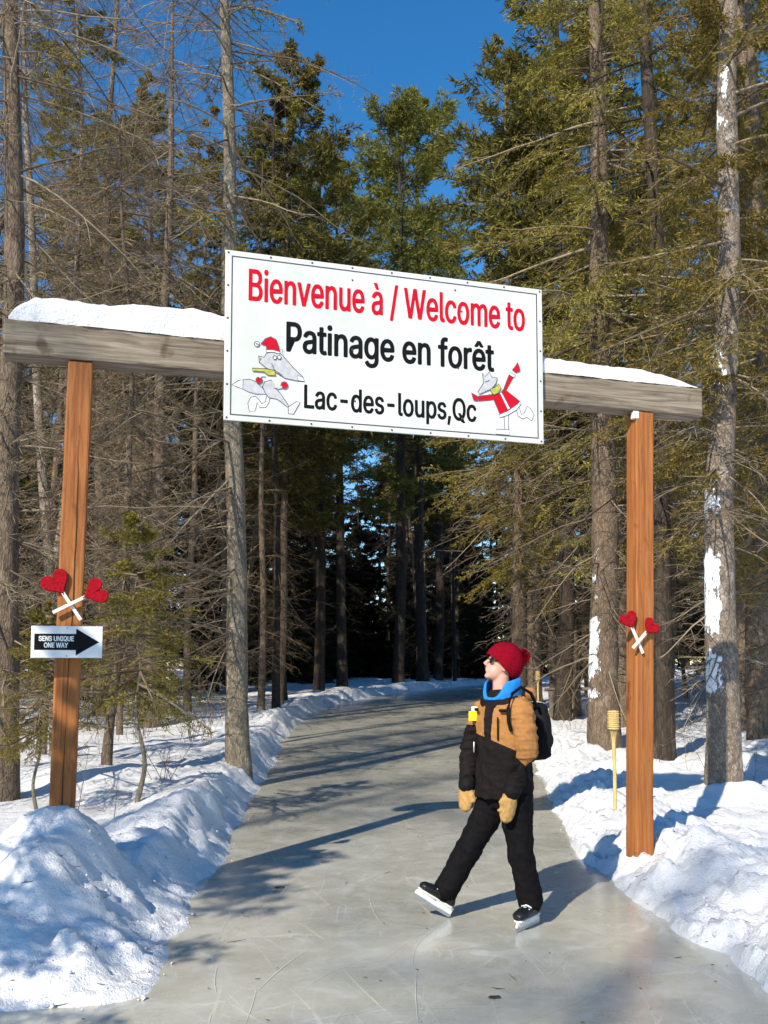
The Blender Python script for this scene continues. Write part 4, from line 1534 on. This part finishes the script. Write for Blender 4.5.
def build_body():
    bm = bmesh.new()
    ball(bm, hp(-0.012, 0.025), FH * 0.096, LH * 0.074, UH * 0.098)            # cranium
    ball(bm, hp(0.028, -0.045), FH * 0.058, LH * 0.055, UH * 0.062)            # jaw and cheeks
    ball(bm, hp(0.066, -0.088), FH * 0.022, LH * 0.024, UH * 0.019)            # chin
    ball(bm, hp(0.07, 0.035), FH * 0.02, LH * 0.05, UH * 0.02)                 # brow
    limb(bm, [hp(0.08, 0.022), hp(0.096, 0.0), hp(0.107, -0.017)], [0.011, 0.013, 0.014], 10)   # nose
    ball(bm, hp(0.096, -0.022), FH * 0.013, LH * 0.017, UH * 0.010)
    ball(bm, hp(0.082, -0.045), FH * 0.014, LH * 0.022, UH * 0.007)            # upper lip
    ball(bm, hp(0.079, -0.059), FH * 0.014, LH * 0.02, UH * 0.007)             # lower lip
    for s in (-1, 1):
        ball(bm, hp(-0.01, -0.01, s * 0.073), FH * 0.018, LH * 0.008, UH * 0.03)   # ears
        ball(bm, hp(0.07, 0.008, s * 0.03), FH * 0.014, LH * 0.016, UH * 0.012)    # eyes under the glasses
    limb(bm, [hp(-0.02, -0.06), J['neck'] + Vector((0.0, 0, -0.02)), J['chest']], [0.055, 0.056, 0.11])
    loft(bm, [(J['chest'] + UP * 0.1, LF * 0.15, FW * 0.09), (J['chest'], LF * 0.15, FW * 0.1), (J['pel'] + UP * 0.1, LF * 0.14, FW * 0.095), (J['pel'], LF * 0.15, FW * 0.1)])
    limb(bm, [J['Ls'], J['Le'] * 0.93 + J['Ls'] * 0.035 + J['Lw'] * 0.035, J['Lw']], [0.045, 0.034, 0.028])
    limb(bm, [J['Rs'], J['Re'], J['Rw']], [0.045, 0.034, 0.028])
    limb(bm, [J['Lh'] + UP * 0.03, J['Lk'], J['La']], [0.075, 0.055, 0.042])
    limb(bm, [J['Rh'] + UP * 0.03, J['Rk'], J['Ra']], [0.075, 0.055, 0.042])
    me = skin_over(bm, 0.0072, 3, 0.5)
    for v in me.vertices:
        v.co -= person_loc
    o = link('person', me, 'skin', None, person_loc)
    tag(o, 'skater in red hat, tan and black jacket, looking up at the sign', 'person')
    return o


person = build_body()


def wear(name, me, mat, parent=None):
    for v in me.vertices:
        v.co -= person_loc
    return link(name, me, mat, parent or person)


def seg_dist(co, a, b):
    a, b = np.array(a), np.array(b)
    d = b - a
    t = np.clip(((co - a) @ d) / (d @ d), 0, 1)
    return np.linalg.norm(co - a - t[:, None] * d, axis=1)


# jacket: body and two sleeves ------------------------------------------------
def tan_field(me, fn):
    co_ = np.array([tuple(v.co) for v in me.vertices])
    a_ = me.attributes.new('tan', 'FLOAT', 'POINT')
    a_.data.foreach_set('value', fn(co_).astype(np.float32))
    return me


def torso_field(co_):
    rel = co_ - np.array(J['chest'])
    lat, frt = rel @ np.array(LF), rel @ np.array(FW)
    f = co_[:, 2] - (1.165 - 0.42 * (co_[:, 0] - 0.66))              # colour seam falls towards the back
    f = np.where(frt > 0, np.minimum(f, np.abs(lat) - 0.032), f)     # black placket
    nb_ = np.array(V3(502, 694, 5.88))
    return np.where(frt > -0.02, np.minimum(f, np.linalg.norm((co_ - nb_) * np.array([1, 1, 0.8]), axis=1) - 0.15), f)


bm = bmesh.new()
loft(bm, [(V3(504, 798, 5.87), LF * 0.198, FW * 0.158), (V3(504, 796, 5.87), LF * 0.204, FW * 0.165), (V3(504, 780, 5.87), LF * 0.205, FW * 0.166), (V3(504, 760, 5.87), LF * 0.192, FW * 0.155), (V3(503, 730, 5.87), LF * 0.19, FW * 0.155),
          (V3(502, 712, 5.87), LF * 0.19, FW * 0.138), (V3(502, 702, 5.88), LF * 0.165, FW * 0.12), (V3(502, 694, 5.88), LF * 0.118, FW * 0.106), (V3(502, 689, 5.89), LF * 0.085, FW * 0.085)], 28)
ball(bm, V3(521, 694, 5.98), LF * 0.12, FW * 0.055, UP * 0.06)              # hood lying on the back
jm = skin_over(bm, 0.009, 4)
wrinkle(jm, 0.011, 24, 3, (0.6, 0.6, 1.3))
jacket = wear('jacket', tan_field(jm, torso_field), 'jacket')
jacket['label'] = 'tan jacket with black lower half and sleeves'
for a1, a2, a3, inn, rads, fld, sd in (
        ('Ls', 'Le', 'Lw', -0.02, [0.086, 0.083, 0.078, 0.068, 0.056], lambda c: c[:, 2] - (1.0 + 0.9 * np.abs(c[:, 0] - 0.885)), 5),
        ('Rs', 'Re', 'Rw', 0.02, [0.083, 0.078, 0.070, 0.062, 0.055], lambda c: c[:, 2] - 1.24, 6)):
    bm = bmesh.new()
    limb(bm, [J[a1] + LF * inn, J[a1] * 0.5 + J[a2] * 0.5, J[a2], J[a2] * 0.4 + J[a3] * 0.6, J[a3]], rads, 18)
    d_ = (J[a3] - J[a2]).normalized()
    sm_ = skin_over(bm, 0.008, 4)
    wrinkle(sm_, 0.011, 34, sd, (0.5, 0.5, 1.6))
    wear('sleeve', tan_field(sm_, fld), 'jacket', jacket)
    bm = bmesh.new()
    limb(bm, [J[a3] - d_ * 0.035, J[a3] + d_ * 0.012], [0.059, 0.057], 18)
    wear('cuff', skin_over(bm, 0.008, 2), 'nylon_black', jacket)

# trousers -------------------------------------------------------------------
bm = bmesh.new()
loft(bm, [(J['pel'] + UP * 0.06, LF * 0.175, FW * 0.12), (J['pel'] - UP * 0.02, LF * 0.18, FW * 0.125), (J['pel'] - UP * 0.10, LF * 0.165, FW * 0.115)], 24)
limb(bm, [J['Lh'], J['Lh'] * 0.5 + J['Lk'] * 0.5, J['Lk'], J['Lk'] * 0.45 + J['La'] * 0.55, J['La'] + UP * 0.005], [0.115, 0.098, 0.085, 0.08, 0.083], 18)
limb(bm, [J['Rh'], J['Rh'] * 0.5 + J['Rk'] * 0.5, J['Rk'], J['Rk'] * 0.45 + J['Ra'] * 0.55, J['Ra'] + UP * 0.01], [0.115, 0.098, 0.086, 0.082, 0.086], 18)
pm = skin_over(bm, 0.01, 4)
wrinkle(pm, 0.009, 22, 9, (0.8, 0.8, 1.0))
wear('trousers', pm, 'pants_black')


# mittens ----------------------------------------------------------------------
def mitten(w, tip, thumb_dir):
    bm = bmesh.new()
    d = (tip - w).normalized()
    side = thumb_dir
    nrm = d.cross(side).normalized()
    L = (tip - w).length
    loft(bm, [(w - d * 0.015, side * 0.046, nrm * 0.042), (w + d * L * 0.15, side * 0.05, nrm * 0.042), (w + d * L * 0.45, side * 0.058, nrm * 0.038),
              (w + d * L * 0.75, side * 0.052, nrm * 0.033), (w + d * L * 0.93, side * 0.036, nrm * 0.025), (tip, side * 0.012, nrm * 0.012)], 16)
    b = w + d * L * 0.22 + side * 0.035
    limb(bm, [b - side * 0.012, b + d * L * 0.16 + side * 0.012, b + d * L * 0.36 + side * 0.02], [0.03, 0.026, 0.02], 12)
    me = skin_over(bm, 0.005, 4)
    wrinkle(me, 0.003, 50, 4)
    return wear('mitten', me, 'mitten_tan')


mitten(J['Lw'] + Vector((-0.005, 0, 0.005)), V3(506, 823, 5.65), Vector((-0.9, -0.3, 0)).normalized())
mitten(J['Rw'] + Vector((0, 0, 0.005)), V3(465, 812, 5.95), Vector((0.75, -0.6, 0)).normalized())

# blue collar --------------------------------------------------------------------
n, m = 40, 7
V, F = [], []
nb = V3(502, 697, 5.88)
for i in range(n):
    a = 2 * math.pi * i / n
    front = (math.cos(a) + 1) / 2                                    # 1 at the throat
    openw = sstep(0.8, 1.0, np.array(front))
    top = 0.135 - 0.05 * front ** 1.5 - 0.085 * float(openw)
    for j in range(m):
        t = j / (m - 1)
        r = 0.116 + 0.012 * math.sin(t * 3.1) - 0.004 * t
        p = nb + FW * (math.cos(a) * r * 1.02) + LF * (math.sin(a) * r) + UP * (-0.02 + (top + 0.02) * t) - FW * 0.01 * t
        V.append(p)
for i in range(n):
    for j in range(m - 1):
        F.append((i * m + j, ((i + 1) % n) * m + j, ((i + 1) % n) * m + j + 1, i * m + j + 1))
for layer in (0.0,):
    me = np_mesh('collar', np.array([tuple(v) for v in V]), np.array(F))
    wrinkle(me, 0.004, 40, 2)
    o = wear('collar', me, 'fleece_blue')
    md = o.modifiers.new('thick', 'SOLIDIFY')
    md.thickness = 0.014
    o['label'] = 'bright blue collar'

# hat --------------------------------------------------------------------------
bm = bmesh.new()
ball(bm, hp(-0.016, 0.028), FH * 0.118, LH * 0.096, UH * 0.125, 40)
hpn = (UH * 0.9 + FH * -0.55).normalized()                           # brim plane: high on the brow, low on the nape
bmesh.ops.bisect_plane(bm, geom=bm.verts[:] + bm.edges[:] + bm.faces[:], plane_co=hp(0.09, 0.040), plane_no=-hpn, clear_outer=True)
hm = bpy.data.meshes.new('hat')
bm.normal_update()
bm.to_mesh(hm)
bm.free()
for p in hm.polygons:
    p.use_smooth = True
co = np.array([tuple(v.co) for v in hm.vertices])
for v in hm.vertices:                                                # knitted ribs
    a = math.atan2((v.co - hc).dot(LH), (v.co - hc).dot(FH))
    v.co += (v.co - hp(-0.016, 0.0)).normalized() * 0.0025 * math.sin(a * 26)
hat = wear('hat', hm, 'knit_red')
md = hat.modifiers.new('thick', 'SOLIDIFY')
md.thickness = 0.012
md.offset = 1
hat['label'] = 'red knitted hat with pompom'
rng = np.random.default_rng(3)
pc = np.array(V3(522, 657, 5.89) - person_loc)
D = rand_unit(rng, 900)
P = np.stack([pc + D * 0.008, pc + D * 0.028, pc + (D + rng.normal(0, 0.12, D.shape)) * 0.05 * rng.uniform(0.85, 1.1, (900, 1))], 1)
V, F = tubes(P, np.tile(np.array([[0.003, 0.0035, 0.0015]]), (900, 1)), 4)
link('pompom', np_mesh('pompom', V, F), 'knit_red', hat)
# sunglasses and hair
bm = bmesh.new()
for s in (-1, 1):
    ball(bm, hp(0.084, 0.012, s * 0.034), FH * 0.008, LH * 0.03, UH * 0.021, 16)
    limb(bm, [hp(0.078, 0.02, s * 0.058), hp(0.04, 0.018, s * 0.074), hp(-0.01, 0.01, s * 0.078)], [0.005, 0.004, 0.004], 8)
limb(bm, [hp(0.09, 0.018, -0.02), hp(0.094, 0.02, 0), hp(0.09, 0.018, 0.02)], [0.004, 0.004, 0.004], 8)
me = bm_mesh('sunglasses', bm, True)
wear('sunglasses', me, 'boot_black')
bm = bmesh.new()
for i in range(9):
    l = -0.062 - 0.002 * i
    f = 0.02 - 0.012 * i
    limb(bm, [hp(f, -0.02, l), hp(f + 0.01, -0.07, l - 0.004), hp(f + 0.02, -0.115, l + 0.006)], [0.008, 0.009, 0.004], 6)
wear('hair', bm_mesh('hair', bm, True), 'hair_brown')
# jacket details
def chest_pt(lat_, z, out=0.0):
    k = math.sqrt(max(0.05, 1 - (lat_ / 0.205) ** 2))
    c = Vector((J['chest'].x, J['chest'].y, z))
    return c + LF * lat_ + FW * (0.158 * k + out)


def strip(pts, r, name, mat, parent=None, sides=6):
    bm = bmesh.new()
    limb(bm, pts, [r] * len(pts), sides)
    return wear(name, bm_mesh(name, bm, True), mat, parent)


strip([chest_pt(0.085, z, 0.004) for z in (1.30, 1.25, 1.2, 1.16)], 0.0055, 'pocket_zip', 'nylon_black', jacket)
strip([chest_pt(0.10, 1.345, 0.004), chest_pt(0.13, 1.345, 0.003)], 0.011, 'badge', 'nylon_black', jacket)
strip([chest_pt(-0.09, 1.345, 0.004), chest_pt(-0.115, 1.345, 0.003)], 0.011, 'badge', 'nylon_black', jacket)
tg = V3(473, 716, 5.90)
bmx = box_mesh('tag', (0.055, 0.006, 0.062), 0.002)
for v in bmx.vertices:
    v.co += tg
wear('pass_tag', bmx, 'tag_yellow', jacket)['label'] = 'yellow pass tag on the sleeve'
bmx = box_mesh('tag', (0.04, 0.006, 0.03), 0.002)
for v in bmx.vertices:
    v.co += tg + Vector((0.01, 0.0, 0.047))
wear('pass_holder', bmx, 'plate_white', jacket)
strip([V3(474, 742, 5.9), V3(474, 752, 5.89)], 0.006, 'zip_pull', 'steel', jacket)


# skates -----------------------------------------------------------------------
def skate(heel, fwd, up, label, ankle):
    """heel: point of the blade's heel end; fwd along the blade, up out of the sole"""
    f = fwd.normalized()
    u = (up - f * up.dot(f)).normalized()
    s = u.cross(f).normalized()
    q = lambda a, b, c=0.0: heel + f * a + u * b + s * c
    e = bpy.data.objects.new('skate', None)
    C.objects.link(e)
    e.parent = person
    e['label'] = label
    bm = bmesh.new()
    loft(bm, [(q(0.012, 0.088), s * 0.026, u * 0.016), (q(0.03, 0.1), s * 0.037, u * 0.034), (q(0.09, 0.104), s * 0.04, u * 0.038), (q(0.15, 0.102), s * 0.045, u * 0.037),
              (q(0.21, 0.096), s * 0.048, u * 0.032), (q(0.25, 0.092), s * 0.042, u * 0.027), (q(0.272, 0.086), s * 0.024, u * 0.017)], 18)
    loft(bm, [(q(0.085, 0.09), f * 0.07, s * 0.038), (q(0.08, 0.12) * 0.6 + ankle * 0.4, f * 0.055, s * 0.042), (ankle, f * 0.05, s * 0.046)], 18)
    me = skin_over(bm, 0.0055, 4)
    wear('boot', me, 'boot_black', e)
    bm = bmesh.new()
    for i in range(5):
        a = 0.105 + 0.022 * i
        hgt = 0.172 - 0.008 * i if i < 2 else 0.157 - 0.0085 * i
        limb(bm, [q(a, hgt - 0.012, -0.032), q(a + 0.004, hgt, 0), q(a, hgt - 0.012, 0.032)], [0.006] * 3, 8)
    wear('laces', bm_mesh('laces', bm, True), 'blade_white', e)
    bm = bmesh.new()
    loft(bm, [(q(0.02, 0.068), s * 0.03, u * 0.008), (q(0.13, 0.066), s * 0.034, u * 0.008), (q(0.262, 0.062), s * 0.03, u * 0.008)], 12)
    for a, w in ((0.06, 0.068), (0.205, 0.07)):
        loft(bm, [(q(a, 0.066), f * w, s * 0.024), (q(a, 0.045), f * w * 0.92, s * 0.013), (q(a, 0.024), f * w, s * 0.007)], 14)
    loft(bm, [(q(-0.005, 0.034), s * 0.007, u * 0.015), (q(0.13, 0.031), s * 0.007, u * 0.015), (q(0.278, 0.034), s * 0.007, u * 0.015)], 10)
    wear('holder', skin_over(bm, 0.004, 2), 'blade_white', e)
    bm = bmesh.new()
    pr = [(-0.012, 0.014), (0.0, 0.002), (0.03, 0.0), (0.25, 0.0), (0.275, 0.004), (0.29, 0.02), (0.285, 0.03), (-0.005, 0.028)]
    A = [bm.verts.new(q(a, b, 0.002)) for a, b in pr]
    B = [bm.verts.new(q(a, b, -0.002)) for a, b in pr]
    bm.faces.new(A)
    bm.faces.new(B[::-1])
    for i in range(len(pr)):
        k = (i + 1) % len(pr)
        bm.faces.new((A[i], B[i], B[k], A[k]))
    wear('runner', bm_mesh('runner', bm), 'steel', e)


rh = V3(448, 921, 5.95)
skate(Vector((rh.x, rh.y, 0.004)), Vector((-0.80, -0.16, 0.52)), UP + Vector((0.5, 0, 0)), 'far skate tipped up on its heel', J['Ra'])
lh = V3(540, 920, 5.80)
skate(Vector((lh.x - 0.005, 5.83, 0.001)), Vector((-0.62, -0.78, 0.0)), UP, 'near skate flat on the ice', J['La'])

# backpack: carried, a thing of its own
bp_c = V3(533, 731, 6.02)
pack = thing('backpack', 'black backpack on the skater\'s back', 'backpack', bp_c)
bm = bmesh.new()
BK = -FW
loft(bm, [(Vector() + UP * -0.185, LF * 0.10, BK * 0.045), (UP * -0.16, LF * 0.135, BK * 0.075), (UP * -0.05, LF * 0.145, BK * 0.095), (UP * 0.08, LF * 0.138, BK * 0.085),
          (UP * 0.16, LF * 0.115, BK * 0.062), (UP * 0.19, LF * 0.08, BK * 0.035)], 24)
me = skin_over(bm, 0.008, 4)
wrinkle(me, 0.006, 24, 12)
link('bag', me, 'nylon_black', pack)
bm = bmesh.new()
ball(bm, BK * 0.085 + UP * -0.06, LF * 0.1, BK * 0.035, UP * 0.085)
link('front_pocket', bm_mesh('front_pocket', bm, True), 'nylon_black', pack)
for lat_, nm in ((0.15, 1),):
    pts = [chest_pt(lat_ * 1.05, 1.22, 0.004), chest_pt(lat_, 1.28, 0.012), chest_pt(lat_ * 1.0, 1.36, 0.014)]
    top = Vector((J['chest'].x, J['chest'].y, 0)) + LF * lat_ * 1.02
    pts += [top + FW * 0.085 + UP * 1.45, top + FW * 0.0 + UP * 1.49, top - FW * 0.10 + UP * 1.45, top - FW * 0.16 + UP * 1.36]
    bm = bmesh.new()
    limb(bm, [p - bp_c for p in pts], [0.011] * len(pts), 8)
    link('strap', bm_mesh('strap', bm, True), 'nylon_black', pack)
